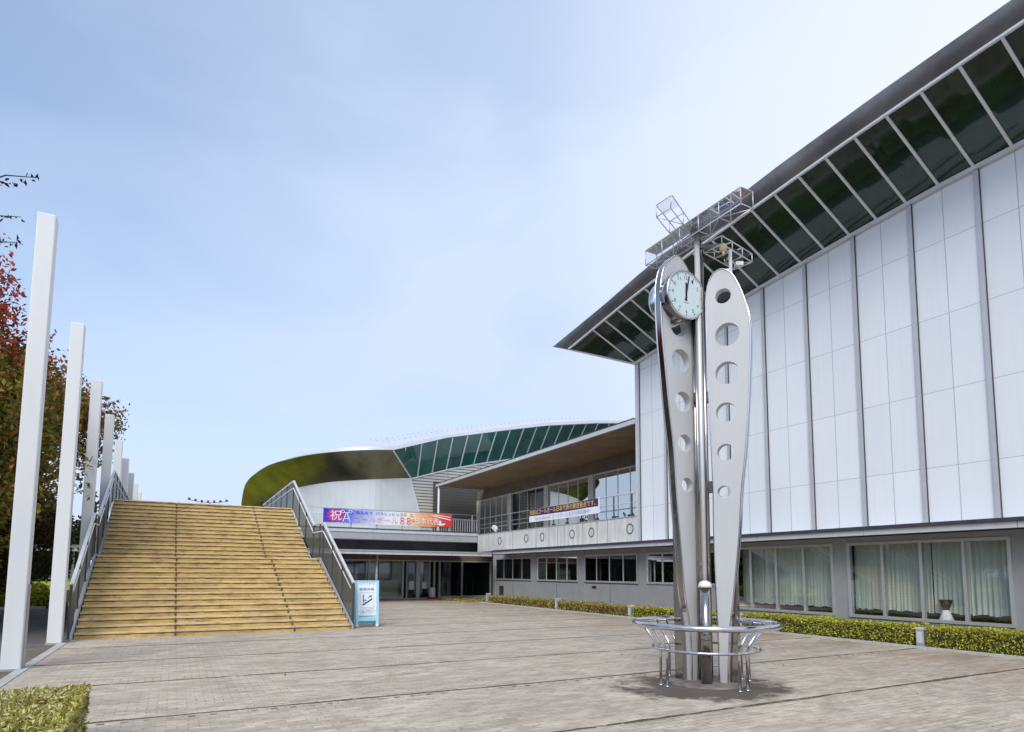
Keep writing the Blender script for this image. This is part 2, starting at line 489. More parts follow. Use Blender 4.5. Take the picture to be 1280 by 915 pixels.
def banner_gradient():
    m, t, o = new_mat('rainbow banner cloth')
    p = t.nodes.new('ShaderNodeBsdfPrincipled')
    p.inputs['Roughness'].default_value = 0.7
    t.links.new(p.outputs[0], o.inputs[0])
    tcn = t.nodes.new('ShaderNodeTexCoord')
    sp = t.nodes.new('ShaderNodeSeparateXYZ')
    t.links.new(tcn.outputs['Generated'], sp.inputs[0])
    n = t.nodes.new('ShaderNodeTexNoise')
    n.inputs['Scale'].default_value = 6
    t.links.new(tcn.outputs['Generated'], n.inputs['Vector'])
    f = mth('ADD', sp.outputs['X'], mth('MULTIPLY', mth('SUBTRACT', n.outputs['Fac'], 0.5, t), 0.12, t), t)
    f = mth('ADD', f, mth('MULTIPLY', mth('SUBTRACT', sp.outputs['Z'], 0.5, t), -0.05, t), t)
    r = t.nodes.new('ShaderNodeValToRGB')
    pts = [(0.0, (0.02, 0.03, 0.50)), (0.12, (0.10, 0.09, 0.62)), (0.20, (0.15, 0.20, 0.72)), (0.33, (0.48, 0.50, 0.84)), (0.47, (0.76, 0.78, 0.88)),
           (0.62, (0.84, 0.76, 0.74)), (0.72, (0.86, 0.44, 0.24)), (0.84, (0.82, 0.24, 0.06)), (0.92, (0.70, 0.04, 0.04)), (1.0, (0.66, 0.03, 0.05))]
    r.color_ramp.elements[0].position = 0
    r.color_ramp.elements[0].color = (*pts[0][1], 1)
    r.color_ramp.elements[1].position = 1
    r.color_ramp.elements[1].color = (*pts[-1][1], 1)
    for a, c in pts[1:-1]:
        r.color_ramp.elements.new(a).color = (*c, 1)
    t.links.new(f, r.inputs[0])
    t.links.new(r.outputs[0], p.inputs['Base Color'])
    return m
M['rainbow'] = banner_gradient()

M['hedge_leaf'] = leaf_mat('hedge leaves', [(0.20, 0.16, 0.015), (0.38, 0.38, 0.035), (0.54, 0.54, 0.06), (0.66, 0.66, 0.15)], transl=0.2)
M['hedge_leaf_brown'] = leaf_mat('browned hedge leaves', [(0.20, 0.10, 0.02), (0.34, 0.23, 0.05), (0.46, 0.41, 0.09), (0.56, 0.50, 0.18)], transl=0.2)
M['near_leaf'] = leaf_mat('near hedge leaves', [(0.20, 0.11, 0.02), (0.29, 0.26, 0.04), (0.42, 0.41, 0.07), (0.64, 0.60, 0.24), (0.72, 0.69, 0.38)], transl=0.2)
M['lawn'] = pm('lawn', (0.36, 0.38, 0.025), 0.95, 0, 0.35, 1.5, 0.6, 60)
M['hedge_core'] = pm('hedge inside', (0.055, 0.05, 0.018), 0.95, 0, 0.3, 6)
M['autumn_leaf'] = leaf_mat('autumn leaves', [(0.045, 0.07, 0.014), (0.14, 0.15, 0.02), (0.28, 0.22, 0.03), (0.36, 0.16, 0.025)], [(0.48, 0.025, 0.04), (0.42, 0.10, 0.03)], (6.5, 9.0))
M['autumn_leaf_high'] = leaf_mat('late autumn leaves', [(0.045, 0.07, 0.014), (0.13, 0.13, 0.02), (0.22, 0.16, 0.03), (0.25, 0.11, 0.025)], [(0.48, 0.025, 0.04), (0.42, 0.10, 0.03)], (8.2, 11.4))
M['rust_leaf'] = leaf_mat('rust leaves', [(0.035, 0.030, 0.014), (0.10, 0.068, 0.02), (0.18, 0.075, 0.028)], [(0.38, 0.055, 0.055), (0.32, 0.10, 0.04)], (4.0, 6.2))
M['dark_leaf'] = leaf_mat('dark evergreen leaves', [(0.010, 0.018, 0.008), (0.022, 0.036, 0.014), (0.045, 0.060, 0.020)])
M['bush_leaf'] = leaf_mat('bright bush leaves', [(0.16, 0.19, 0.01), (0.30, 0.33, 0.015), (0.42, 0.43, 0.03)])
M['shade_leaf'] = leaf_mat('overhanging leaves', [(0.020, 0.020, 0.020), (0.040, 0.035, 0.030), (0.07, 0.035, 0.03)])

# ------------------------------------------------------------------ helpers
WM = {}
def thing(name, label, cat, loc=(0, 0, 0), rotz=0, group=None):
    o = bpy.data.objects.new(name, None)
    o.empty_display_size = 0.3
    col.objects.link(o)
    o.location = loc
    o.rotation_euler = (0, 0, rotz)
    o['label'] = label
    o['category'] = cat
    if group: o['group'] = group
    WM[o] = Matrix.Translation(loc) @ Matrix.Rotation(rotz, 4, 'Z')
    return o

def tag(o, label=None, cat=None, group=None, kind=None):
    if label: o['label'] = label
    if cat: o['category'] = cat
    if group: o['group'] = group
    if kind: o['kind'] = kind
    return o

class MB:
    """collects shapes; build() links them as one mesh object"""
    def __init__(s):
        s.v, s.f, s.sm = [], [], []
    def add(s, vs, fs, smooth=False):
        n = len(s.v)
        s.v += [tuple(v) for v in vs]
        s.f += [tuple(i + n for i in f) for f in fs]
        s.sm += [smooth] * len(fs)
        return s
    def box(s, x0, x1, y0, y1, z0, z1):
        v = [(x, y, z) for z in (z0, z1) for y in (y0, y1) for x in (x0, x1)]
        return s.add(v, [(0, 2, 3, 1), (4, 5, 7, 6), (0, 1, 5, 4), (2, 6, 7, 3), (0, 4, 6, 2), (1, 3, 7, 5)])
    def obox(s, c, ax, ay, az):
        """oriented box: centre and three half-axis vectors"""
        c, ax, ay, az = map(Vector, (c, ax, ay, az))
        v = [c + ax * i + ay * j + az * k for k in (-1, 1) for j in (-1, 1) for i in (-1, 1)]
        return s.add(v, [(0, 2, 3, 1), (4, 5, 7, 6), (0, 1, 5, 4), (2, 6, 7, 3), (0, 4, 6, 2), (1, 3, 7, 5)])
    def bar(s, p, q, w, h=None, upv=(0, 0, 1)):
        """rectangular bar from p to q, w wide, h high"""
        p, q = Vector(p), Vector(q)
        h = h or w
        d = (q - p)
        l = d.length
        d.normalize()
        u = Vector(upv)
        if abs(d.dot(u)) > 0.98: u = Vector((0, 1, 0))
        a = d.cross(u).normalized()
        b = a.cross(d)
        return s.obox((p + q) / 2, d * l / 2, a * w / 2, b * h / 2)
    def tube(s, pts, r, n=10, cap=True, closed=False):
        pts = [Vector(p) for p in pts]
        rs = r if isinstance(r, (list, tuple)) else [r] * len(pts)
        k = len(pts)
        base = len(s.v)
        prev = None
        for i, p in enumerate(pts):
            if closed: d = (pts[(i + 1) % k] - pts[i - 1])
            elif i == 0: d = pts[1] - p
            elif i == k - 1: d = p - pts[-2]
            else: d = pts[i + 1] - pts[i - 1]
            d.normalize()
            if prev is None:
                u = Vector((0, 0, 1)) if abs(d.z) < 0.9 else Vector((1, 0, 0))
                a = d.cross(u).normalized()
            else:
                a = (prev - d * prev.dot(d)).normalized()
            prev = a
            b = d.cross(a)
            for j in range(n):
                t = 2 * PI * j / n
                s.v.append(tuple(p + (a * math.cos(t) + b * math.sin(t)) * rs[i]))
        m = k if closed else k - 1
        for i in range(m):
            i2 = (i + 1) % k
            for j in range(n):
                j2 = (j + 1) % n
                s.f.append((base + i * n + j, base + i * n + j2, base + i2 * n + j2, base + i2 * n + j))
                s.sm.append(True)
        if cap and not closed:
            s.f.append(tuple(base + j for j in range(n))[::-1]); s.sm.append(False)
            s.f.append(tuple(base + (k - 1) * n + j for j in range(n))); s.sm.append(False)
        return s
    def prism(s, poly, a, b, org=(0, 0, 0), ax=(1, 0, 0), ay=(0, 0, 1), an=(0, 1, 0)):
        """polygon (u,v) in the plane (ax,ay), extruded along an from a to b"""
        o, ax, ay, an = map(Vector, (org, ax, ay, an))
        n = len(poly)
        v = [o + ax * u + ay * w_ + an * a for u, w_ in poly] + [o + ax * u + ay * w_ + an * b for u, w_ in poly]
        fs = [tuple(range(n))[::-1], tuple(range(n, 2 * n))] + [(i, (i + 1) % n, n + (i + 1) % n, n + i) for i in range(n)]
        return s.add(v, fs)
    def loft(s, rows, smooth=False):
        """grid surface through rows of equally many points"""
        n = len(rows[0])
        vs = [p for r in rows for p in r]
        fs = [(i * n + j, i * n + j + 1, (i + 1) * n + j + 1, (i + 1) * n + j) for i in range(len(rows) - 1) for j in range(n - 1)]
        return s.add(vs, fs, smooth)
    def build(s, name, mat, parent=None, bevel=0, normals=True):
        me = bpy.data.meshes.new(name)
        v = s.v
        if parent is not None:
            inv = WM[parent].inverted()
            v = [tuple(inv @ Vector(p)) for p in v]
        me.from_pydata(v, [], s.f)
        me.polygons.foreach_set('use_smooth', s.sm)
        if normals:
            bm = bmesh.new()
            bm.from_mesh(me)
            bmesh.ops.recalc_face_normals(bm, faces=bm.faces)
            bm.to_mesh(me)
            bm.free()
        me.materials.append(M[mat] if isinstance(mat, str) else mat)
        o = bpy.data.objects.new(name, me)
        col.objects.link(o)
        if parent is not None:
            o.parent = parent
            WM[o] = WM[parent].copy()
        else:
            WM[o] = Matrix.Identity(4)
        if bevel:
            b = o.modifiers.new('bevel', 'BEVEL')
            b.width = bevel
            b.segments = 2
            b.limit_method = 'ANGLE'
        return o

def origin_to(o, p):
    """move a top-level mesh's origin to p without moving the mesh"""
    o.data.transform(Matrix.Translation(-Vector(p)))
    o.location = p
    WM[o] = Matrix.Translation(p)
    return o

def dup(root, loc, rotz=0, label=None, scale=None):
    r = root.copy()
    col.objects.link(r)
    r.location = loc
    r.rotation_euler = (0, 0, rotz)
    if scale: r.scale = scale
    if label: r['label'] = label
    for ch in list(root.children):
        c = ch.copy(); col.objects.link(c); c.parent = r
        for g in ch.children:
            d = g.copy(); col.objects.link(d); d.parent = c
    return r

def text(name, body, org, xd, yd, wid, hei, mat, parent, thick=0.004):
    """lettering fitted into a box: org is the lower-left corner, xd/yd the writing directions"""
    cu = bpy.data.curves.new(name, 'FONT')
    cu.body = body
    cu.extrude = 0
    cu.resolution_u = 3
    tmp = bpy.data.objects.new('lettering', cu)
    col.objects.link(tmp)
    bpy.context.view_layer.update()
    dg = bpy.context.evaluated_depsgraph_get()
    me = bpy.data.meshes.new_from_object(tmp.evaluated_get(dg))
    bpy.data.objects.remove(tmp)
    bpy.data.curves.remove(cu)
    vs = np.array([v.co[:] for v in me.vertices])
    fs = [tuple(p.vertices) for p in me.polygons]
    bpy.data.meshes.remove(me)
    if len(vs) == 0: return None
    lo, hi = vs.min(0), vs.max(0)
    xd, yd, org = Vector(xd), Vector(yd), Vector(org)
    nd = xd.cross(yd)
    sx, sy = wid / (hi[0] - lo[0]), hei / (hi[1] - lo[1])
    b = MB()
    b.add([org + xd * ((v[0] - lo[0]) * sx) + yd * ((v[1] - lo[1]) * sy) + nd * thick for v in vs], fs)
    return b.build(name, mat, parent, normals=False)

def interp(tab, x):
    xs = [t[0] for t in tab]
    ys = [t[1] for t in tab]
    return float(np.interp(x, xs, ys))

def struct(b, name, mat):
    o = b.build(name, mat)
    o['kind'] = 'structure'
    return o

# ------------------------------------------------------------------ the setting
struct(MB().add([(-700, -700, -.03), (700, -700, -.03), (700, 700, -.03), (-700, 700, -.03)], [(0, 1, 2, 3)]), 'ground', 'asphalt')
struct(MB().add([(-2.0, -14, 0), (14.35, -14, 0), (14.35, 37, 0), (-2.0, 37, 0)], [(0, 1, 2, 3)]), 'plaza', 'paving')
struct(MB().add([(-2.9, -14, -.012), (-2.15, -14, -.012), (-2.15, 17.2, -.012), (-2.9, 17.2, -.012)], [(0, 1, 2, 3)]), 'earth_strip', 'earth')
struct(MB().add([(14.5, -14, .01), (16.5, -14, .01), (16.5, 33, .01), (14.5, 33, .01)], [(0, 1, 2, 3)]), 'soil_bed', 'earth')
struct(MB().add([(-60, 34, -.01), (-4.5, 34, -.01), (3.0, 46, -.01), (4.6, 130, -.01), (-60, 130, -.01)], [(0, 1, 2, 3, 4)]), 'lawn', 'lawn')
kb = MB()
for i in range(39):
    kb.box(14.352, 14.498, -14 + i * 1.15, -14 + i * 1.15 + 1.138, -.02, .045)
struct(kb, 'kerb', 'kerb')
kb = MB()
for i in range(27):
    kb.box(-2.148, -2.002, -14 + i * 1.15, -14 + i * 1.15 + 1.14, -.02, .012)
struct(kb, 'edging', 'kerb')

# ------------------------------------------------------------------ sports hall
WT = [(-30, 9.6), (-20, 10.5), (-10, 11.15), (0, 11.42), (4, 11.45), (8, 11.38), (10.7, 11.22), (13.6, 11.0), (17.5, 10.64), (20.1, 10.33)]
ET = [(-30, 10.6), (-20, 11.55), (-10, 12.25), (0, 12.60), (4, 12.62), (5.7, 12.60), (8.85, 12.47), (10.5, 12.36), (14, 12.11), (17.7, 11.74), (19.3, 11.51), (20.2, 11.37), (21.83, 11.13)]
FT = [(-30, 11.05), (-20, 12.0), (-10, 12.7), (0, 13.05), (4, 13.07), (5.45, 13.04), (7.9, 12.99), (10.8, 12.86), (16.5, 12.36), (19.2, 11.93), (22.79, 11.49)]
hall = thing('sports_hall', 'large hall clad in white panels under a sweeping eave of dark green glass', 'sports hall', (16.5, 0, 0))
WX, EX = 16.5, 14.3
Y0 = -24.0
ys = [Y0 + i * 1.0 for i in range(44)] + [19.99]
# cladding wall as a thick sheet following the curved top
front = [(WX, y, interp(WT, y)) for y in ys]
b = MB()
n = len(ys)
b.loft([[(WX, y, 2.86) for y in ys], front])
b.loft([[(WX + .25, y, 2.86) for y in ys], [(WX + .25, y, interp(WT, y)) for y in ys]])
b.loft([front, [(WX + .25, y, interp(WT, y)) for y in ys]])
b.add([(WX, 19.99, 2.86), (WX + .25, 19.99, 2.86), (WX + .25, 19.99, 10.34), (WX, 19.99, 10.34)], [(0, 1, 2, 3)])
b.build('panel_wall', 'panel', hall)
for k in range(-20, 9):
    y = 7.28 + 1.58 * k
    b = MB().box(WX - .055, WX - .003, y - .055, y + .055, 2.87, interp(WT, y) - .03)
    o = b.build('pilaster', 'bar_metal', hall)
    MB().box(WX - .045, WX - .003, y - .070, y - .058, 2.87, interp(WT, y) - .03).build('shadow_gap', 'dark_metal', o)
MB().box(WX - .03, WX + .26, 19.995, 20.14, 2.87, 10.30).build('corner_trim', 'pale_metal', hall)
# rear volume
pr = [(Y0, 0)] + [(19.98, 0)] + [(y, interp(WT, y) + .1) for y in reversed(ys)]
MB().prism([(y, z) for y, z in pr], 18.6, 46, (0, 0, 0), (0, 1, 0), (0, 0, 1), (1, 0, 0)).build('rear_wall', 'grey_wall', hall)
MB().box(WX + .26, 46, 19.9, 20.12, 2.7, 10.2).build('end_wall', 'grey_wall', hall)
# eave glazing between wall head and roof edge
ye = [y for y in ys if y < 19.9] + [20.12]
b = MB()
b.loft([[(WX - .04, y, interp(WT, y) + .03) for y in ye], [(EX, y, interp(ET, y)) for y in ye]])
b.add([(WX - .04, 20.12, 10.36), (EX, 20.12, interp(ET, 20.12)), (EX, 21.83, 11.13)], [(0, 1, 2)])
glz = b.build('eave_glazing', 'eave_glass', hall)
for k in range(-37, 19):
    y = 5.7 + .799 * k
    p = Vector((WX - .05, y, interp(WT, y) + .015))
    q = Vector((EX, y, interp(ET, y) - .02))
    MB().bar(p, q, .06, .04, (0, 0, 1)).build('mullion', 'white_paint', glz)
b = MB()
for i in range(len(ye) - 1):
    b.bar((WX - .06, ye[i], interp(WT, ye[i]) - .01), (WX - .06, ye[i + 1], interp(WT, ye[i + 1]) - .01), .10, .10)
b.build('head_trim', 'pale_metal', hall)
b = MB()
yf = [y for y in ys if y < 19.9] + [20.9, 21.83]
for i in range(len(yf) - 1):
    b.bar((EX, yf[i], interp(ET, yf[i])), (EX, yf[i + 1], interp(ET, yf[i + 1])), .07, .07)
b.bar((WX - .04, 20.15, 10.33), (EX, 21.85, 11.12), .06, .06)
b.build('eave_trim', 'pale_metal', hall)
# fascia: convex metal edge above the glass
yl = [y for y in ys if y < 19.9] + [20.9, 21.86]
yu = [y for y in ys if y < 19.9] + [21.4, 22.79]
rows = []
for s in range(6):
    t = s / 5
    r = []
    for a, c in zip(yl, yu):
        y = a + (c - a) * t
        z = interp(ET, a) * (1 - t) + interp(FT, c) * t
        x = EX - .02 - .20 * t - .03 * math.sin(PI * t)
        r.append((x, y, z))
    rows.append(r)
b = MB().loft(rows, True)
b.add([rows[0][-1], rows[-1][-1], (WX + .3, 20.3, 10.42)], [(0, 1, 2)])
b.build('fascia', 'fascia_metal', hall)
b = MB()
top = rows[-1]
b.loft([top, [(30, y, interp(FT, y) + 2.2) for _, y, _ in top], [(46, y, interp(FT, y) + 2.0) for _, y, _ in top]], True)
b.build('roof', 'roof_metal', hall)

def window_bay(root, x, ya, yb, za, zb, nd, pane='window', depth=.09, fw=.075):
    """a framed strip window in the plane x=const, facing -x; window > frame pieces, pane"""
    f = MB()
    f.box(x - .045, x + depth, ya, yb, za, za + fw)
    f.box(x - .045, x + depth, ya, yb, zb - fw, zb)
    f.box(x - .043, x + depth, ya, ya + fw, za + fw, zb - fw)
    f.box(x - .043, x + depth, yb - fw, yb, za + fw, zb - fw)
    for i in range(1, nd):
        y = ya + (yb - ya) * i / nd
        f.box(x - .03, x + depth - .01, y - fw * .45, y + fw * .45, za + fw, zb - fw)
    o = f.build('window', 'frame', root)
    MB().add([(x - .018, ya + fw, za + fw), (x - .018, yb - fw, za + fw), (x - .018, yb - fw, zb - fw), (x - .018, ya + fw, zb - fw)], [(0, 1, 2, 3)]).build('pane', pane, o)
    return o

def curtain(parent, x, ya, yb, za, zb, mat='curtain', seed=0, gaps=True):
    rnd = random.Random(seed)
    b = MB()
    y = ya
    k = 0
    while y < yb - .1:
        wd = min(yb - y, rnd.uniform(.78, 1.0))
        m = 40
        ph = rnd.uniform(0, 6)
        lo, hi = [], []
        for i in range(m + 1):
            yy = y + wd * i / m
            a = .045 * math.sin(i * 1.25 + ph) + .018 * math.sin(i * 2.9 + ph * 2)
            lo.append((x + a * 1.3, yy, za + .02 * math.sin(i * .3 + ph)))
            hi.append((x + a * .6, yy, zb))
        b.loft([lo, hi], True)
        y += wd + (.03 if gaps else 0)
        k += 1
    return b.build('curtain', mat, parent, normals=False)

GX = 16.5
def ground_wall(root, y0, y1, bays, za_zb):
    """grey wall with openings: piers, apron and lintel boxes butted together"""
    b = MB()
    edges = [y0]
    for (ya, yb), (za, zb) in zip(bays, za_zb):
        edges += [ya, yb]
        b.box(GX, GX + .2, ya, yb, 0, za)
        b.box(GX, GX + .2, ya, yb, zb, 2.63)
    edges.append(y1)
    for i in range(0, len(edges), 2):
        b.box(GX - .012, GX + .21, edges[i], edges[i + 1], 0, 2.63)
    return b.build('ground_wall', 'grey_wall', root)

# ground floor of the hall (deep windows with curtains)
bays, zz = [], []
for k in range(-6, 4):
    if k < 2: ya = 7.09 + (k - 0) * 4.36; bays.append((ya, ya + 3.94)); zz.append((.44, 2.48))
bays.append((15.8, 19.57)); zz.append((1.19, 2.42))
ground_wall(hall, Y0, 20.09 - .02, bays, zz)
for i, ((ya, yb), (za, zb)) in enumerate(zip(bays, zz)):
    deep = za < 1
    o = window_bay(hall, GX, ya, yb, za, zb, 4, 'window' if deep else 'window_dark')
    if deep and ya > 2: curtain(o, GX + .33, ya + .05, yb - .02, .66, 2.52, seed=i, gaps=False)
    elif ya > 2: curtain(o, GX + .5, ya + .9, ya + 2.2, 1.0, 2.5, 'dim_curtain', seed=i)
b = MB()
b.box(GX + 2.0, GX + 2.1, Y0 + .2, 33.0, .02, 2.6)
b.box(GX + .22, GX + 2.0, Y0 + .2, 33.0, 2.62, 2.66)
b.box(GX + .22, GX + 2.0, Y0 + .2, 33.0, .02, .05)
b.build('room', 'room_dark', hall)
# canopy ledge
b = MB()
b.box(15.72, 16.49, Y0, 20.13, 2.66, 2.83)
canopy = b.build('canopy', 'pale_metal', hall)
b = MB()
for i in range(13):
    ya = Y0 + i * 3.4
    b.box(15.66, 15.718, ya, min(ya + 3.388, 20.13), 2.62, 2.755)
b.build('edge_strip', 'pale_metal', canopy)
MB().box(15.60, 15.715, Y0, 20.13, 2.76, 2.845).build('gutter', 'dark_metal', canopy)

# ------------------------------------------------------------------ two storey wing
wing = thing('two_storey_wing', 'two storey grey wing with strip windows and a deep brown boarded roof overhang', 'building', (16.5, 27, 0))
bays = [(20.09, 23.9), (24.41, 28.22), (28.75, 33.0)]
zz = [(1.19, 2.42)] * 3
b = MB()
edges = [20.092, 20.092]
for (ya, yb), (za, zb) in zip(bays, zz):
    b.box(GX, GX + .2, ya + .002, yb, 0, za)
    b.box(GX, GX + .2, ya + .002, yb, zb, 2.63)
for ya, yb in ((23.9, 24.41), (28.22, 28.75), (33.0, 33.3)):
    b.box(GX - .05, GX + .21, ya, yb, 0, 2.63)
gw = b.build('ground_wall', 'grey_wall', wing)
b = MB()
for ya, yb in bays:
    m_ = (ya + yb) / 2
    b.box(GX - .004, GX + .01, m_ - .012, m_ + .012, .05, 1.17)
    b.box(GX - .006, GX + .012, ya + .01, yb - .01, 1.135, 1.165)
b.build('wall_joint', 'dark_metal', wing)
MB().box(GX - .03, GX - .002, 23.0, 23.3, .93, 1.03).build('vent', 'black', wing)
MB().box(GX - .03, GX - .002, 32.0, 32.5, .3, .85).build('louvre_grille', 'dark_metal', wing)
for i, ((ya, yb), (za, zb)) in enumerate(zip(bays, zz)):
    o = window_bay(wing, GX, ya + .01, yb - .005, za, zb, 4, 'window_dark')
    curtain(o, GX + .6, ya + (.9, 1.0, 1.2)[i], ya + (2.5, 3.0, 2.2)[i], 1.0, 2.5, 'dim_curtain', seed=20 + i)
MB().box(GX + .02, GX + 1.9, 33.1, 33.3, .02, 2.62).build('end_wall', 'grey_wall', wing)
b = MB()
b.box(15.72, 16.49, 20.135, 31.75, 2.66, 2.83)
can = b.build('canopy', 'pale_metal', wing)
b = MB()
for i in range(4):
    ya = 20.135 + i * 2.92
    b.box(15.66, 15.718, ya, min(ya + 2.908, 31.75), 2.62, 2.755)
b.build('edge_strip', 'pale_metal', can)
MB().box(15.60, 15.715, 20.135, 31.7, 2.76, 2.845).build('gutter', 'dark_metal', can)
# stained concrete parapet with ring marks
par = MB().box(16.48, 16.70, 20.145, 35.55, 2.86, 3.92).build('parapet', 'parapet', wing, .012)
b = MB()
for y in (22.1, 22.9, 24.0, 25.6, 26.2, 27.0, 28.3, 30.9):
    b.box(16.474, 16.481, y - .008, y + .008, 2.9, 3.9)
b.build('panel_joint', 'dark_metal', par)
for y in (20.57, 23.33, 24.9, 27.69, 29.35, 32.5):
    pts = [(16.472, y + .20 * math.cos(t * PI / 16), 3.44 + .20 * math.sin(t * PI / 16)) for t in range(32)]
    MB().tube(pts, .019, 6, closed=True).build('ring_mark', 'dark_metal', par)
MB().box(16.46, 16.72, 20.145, 35.5, 3.92, 3.955).build('coping', 'grey_metal', par)
# parapet rail
for k in range(13):
    y = 20.6 + k * 1.24
    b = MB().bar((16.62, y, 3.95), (16.62, y, 4.93), .035, .05, (0, 1, 0))
    b.box(16.58, 16.66, y - .10, y + .10, 3.955, 4.06)
    b.build('rail_post', 'dark_metal', wing)
MB().tube([(16.62, 20.3, 4.95), (16.62, 35.5, 4.95)], .025).build('rail', 'grey_metal', wing)
MB().tube([(16.62, 20.3, 4.55), (16.62, 35.5, 4.55)], .018).build('rail', 'grey_metal', wing)
# terrace floor, upper wall with piers and glazing
MB().box(16.70, 20.3, 20.15, 35.5, 2.88, 3.6).build('terrace_slab', 'concrete', wing)
UX = 20.4
piers = [(19.9, 20.2), (23.75, 24.3), (28.54, 29.08), (33.39, 33.96), (38.35, 38.95), (43.7, 44.1)]
b = MB()
for ya, yb in piers:
    b.box(UX - .06, UX + .3, ya, yb, 3.6, 7.12)
b.box(UX - .05, UX + .3, 20.0, 44.1, 7.122, 7.86)
b.build('upper_wall', 'header', wing)
MB().box(16.75, UX + .3, 44.11, 44.18, 3.9, 8.4).build('shade_toned_end_wall', 'shade_siding', wing)  # arena siding continued under the roof, its shade painted into the colour
b = MB()
for ya, yb in piers:
    b.box(UX - .09, UX - .062, ya + .01, yb - .01, 3.6, 7.12)
b.build('pier_facing', 'pier', wing)
for i in range(5):
    ya, yb = piers[i][1], piers[i + 1][0]
    f = MB()
    nn = 5 if i == 4 else 4
    for k in range(nn + 1):
        y = ya + .03 + (yb - ya - .06) * k / nn
        f.box(UX - .03, UX + .06, y - .024, y + .024, 3.7, 7.11)
    f.box(UX - .045, UX + .05, ya, yb, 7.03, 7.118)
    f.box(UX - .045, UX + .05, ya, yb, 3.62, 3.72)
    f.box(UX - .04, UX + .05, ya, yb, 4.9, 4.96)
    o = f.build('window', 'pale_metal', wing)
    MB().add([(UX - .015, ya, 3.7), (UX - .015, yb, 3.7), (UX - .015, yb, 7.05), (UX - .015, ya, 7.05)], [(0, 1, 2, 3)]).build('pane', 'window_mirror' if i < 3 else 'window_dark', o)
b = MB()
b.box(UX + 3.0, UX + 3.1, 20.2, 44, 3.6, 7.8)
b.box(UX + .3, UX + 3.0, 20.2, 44, 3.5, 3.6)
b.build('upper_room', 'room_dark', wing)
# roof: thick slab, brown soffit, white edge
rf = MB().box(16.52, 24, 20.16, 42.68, 7.90, 8.02).build('roof', 'roof_metal', wing)
MB().box(16.53, UX - .06, 20.17, 42.66, 7.84, 7.898).build('soffit', 'soffit_brown', rf)
b = MB()
b.box(16.42, 16.518, 20.16, 42.7, 7.80, 7.99)
b.box(16.42, UX + .5, 42.702, 42.80, 7.80, 7.99)
b.build('roof_edge', 'pale_metal', rf)
MB().box(16.40, 16.53, 20.16, 42.7, 7.992, 8.03).build('drip_edge', 'dark_metal', rf)
MB().tube([(16.55, 42.5, 3.9), (16.55, 42.5, 7.83)], .075, 12).build('post', 'white_paint', wing)
fl = thing('floodlight', 'small white floodlight tilted up on the wing parapet', 'floodlight', (16.6, 33.35, 3.96))
MB().obox((16.62, 33.35, 4.20), Vector((.05, -.16, -.13)), (.10, 0, 0), Vector((0, .07, -.09))).build('lamp_head', 'white_paint', fl, .01)
MB().bar((16.62, 33.35, 3.955), (16.62, 33.35, 4.15), .03).build('bracket', 'dark_metal', fl)

# ------------------------------------------------------------------ entrance hall under the deck
ent = thing('entrance_hall', 'dark glazed entrance lobby tucked under the raised deck', 'entrance', (11, 36.5, 0))
FY = 36.5
def yface(b, x0, x1, z0, z1, d=.06, y=FY):
    return b.box(x0, x1, y - d, y + d, z0, z1)
posts = [5.2, 8.3, 9.95, 12.0, 12.95, 14.0, 14.35, 15.85, 17.85]
MB().box(4.2, 18.4, FY - .3, FY + .3, -.01, .06).build('threshold', 'kerb', ent)
MB().box(4.2, 18.4, FY - .07, FY + .07, 2.32, 2.62).build('header', 'header', ent)
fr = MB()
for i, x in enumerate(posts):
    wd = .11 if i in (1, 4) else .05
    yface(fr, x - wd, x + wd, .06, 2.32, .07)
yface(fr, 4.2, 18.3, 2.24, 2.318, .06)
yface(fr, 4.2, 12.0, .062, .15, .06)
yface(fr, 14.3, 18.3, .062, .15, .06)
fr.build('frame', 'frame', ent)
MB().add([(4.2, FY + .01, .1), (12.0, FY + .01, .1), (12.0, FY + .01, 2.3), (4.2, FY + .01, 2.3)], [(0, 1, 2, 3)]).build('pane', 'window', ent)
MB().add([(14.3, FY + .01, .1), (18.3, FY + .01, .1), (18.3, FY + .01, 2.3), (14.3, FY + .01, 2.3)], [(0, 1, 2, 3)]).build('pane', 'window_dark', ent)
d1 = MB()
for x in (12.3, 12.98, 13.75):
    yface(d1, x - .035, x + .035, .07, 2.24, .03, FY + .12)
dd = d1.build('sliding_door', 'frame', ent)
MB().add([(12.3, FY + .12, .1), (13.75, FY + .12, .1), (13.75, FY + .12, 2.2), (12.3, FY + .12, 2.2)], [(0, 1, 2, 3)]).build('pane', 'window', dd)
MB().box(12.42, 12.75, FY + .05, FY + .08, .55, 1.05).build('notice', 'cloth_white', dd)
MB().box(13.25, 13.55, FY + .05, FY + .08, .6, 1.0).build('notice', 'cloth_white', dd)
rm = MB()
rm.box(4.2, 18.4, 43.0, 43.1, 0, 2.6)
rm.box(4.1, 4.2, FY + .3, 43, 0, 2.6)
rm.box(18.42, 18.5, 33.3, 43, 0, 2.6)
rm.box(4.2, 18.4, FY + .3, 43, -.02, .03)
rm.box(4.2, 18.4, FY + .08, 43, 2.62, 2.7)
rm.build('lobby', 'lobby', ent)
rm = MB()
rm.box(8.6, 14.6, 41.2, 41.3, .03, 2.5)
rm.build('lobby_wall', 'room_mid', ent)
for x, wd, z0, z1 in ((10.5, .38, 1.0, 2.25), (11.25, .3, 1.2, 2.25), (12.1, .32, .9, 2.25), (13.5, .28, .2, 2.25), (14.1, .2, .6, 2.2)):
    MB().box(x - wd, x + wd, 37.9, 38.0, z0, z1).build('wall_panel', 'blind', ent)
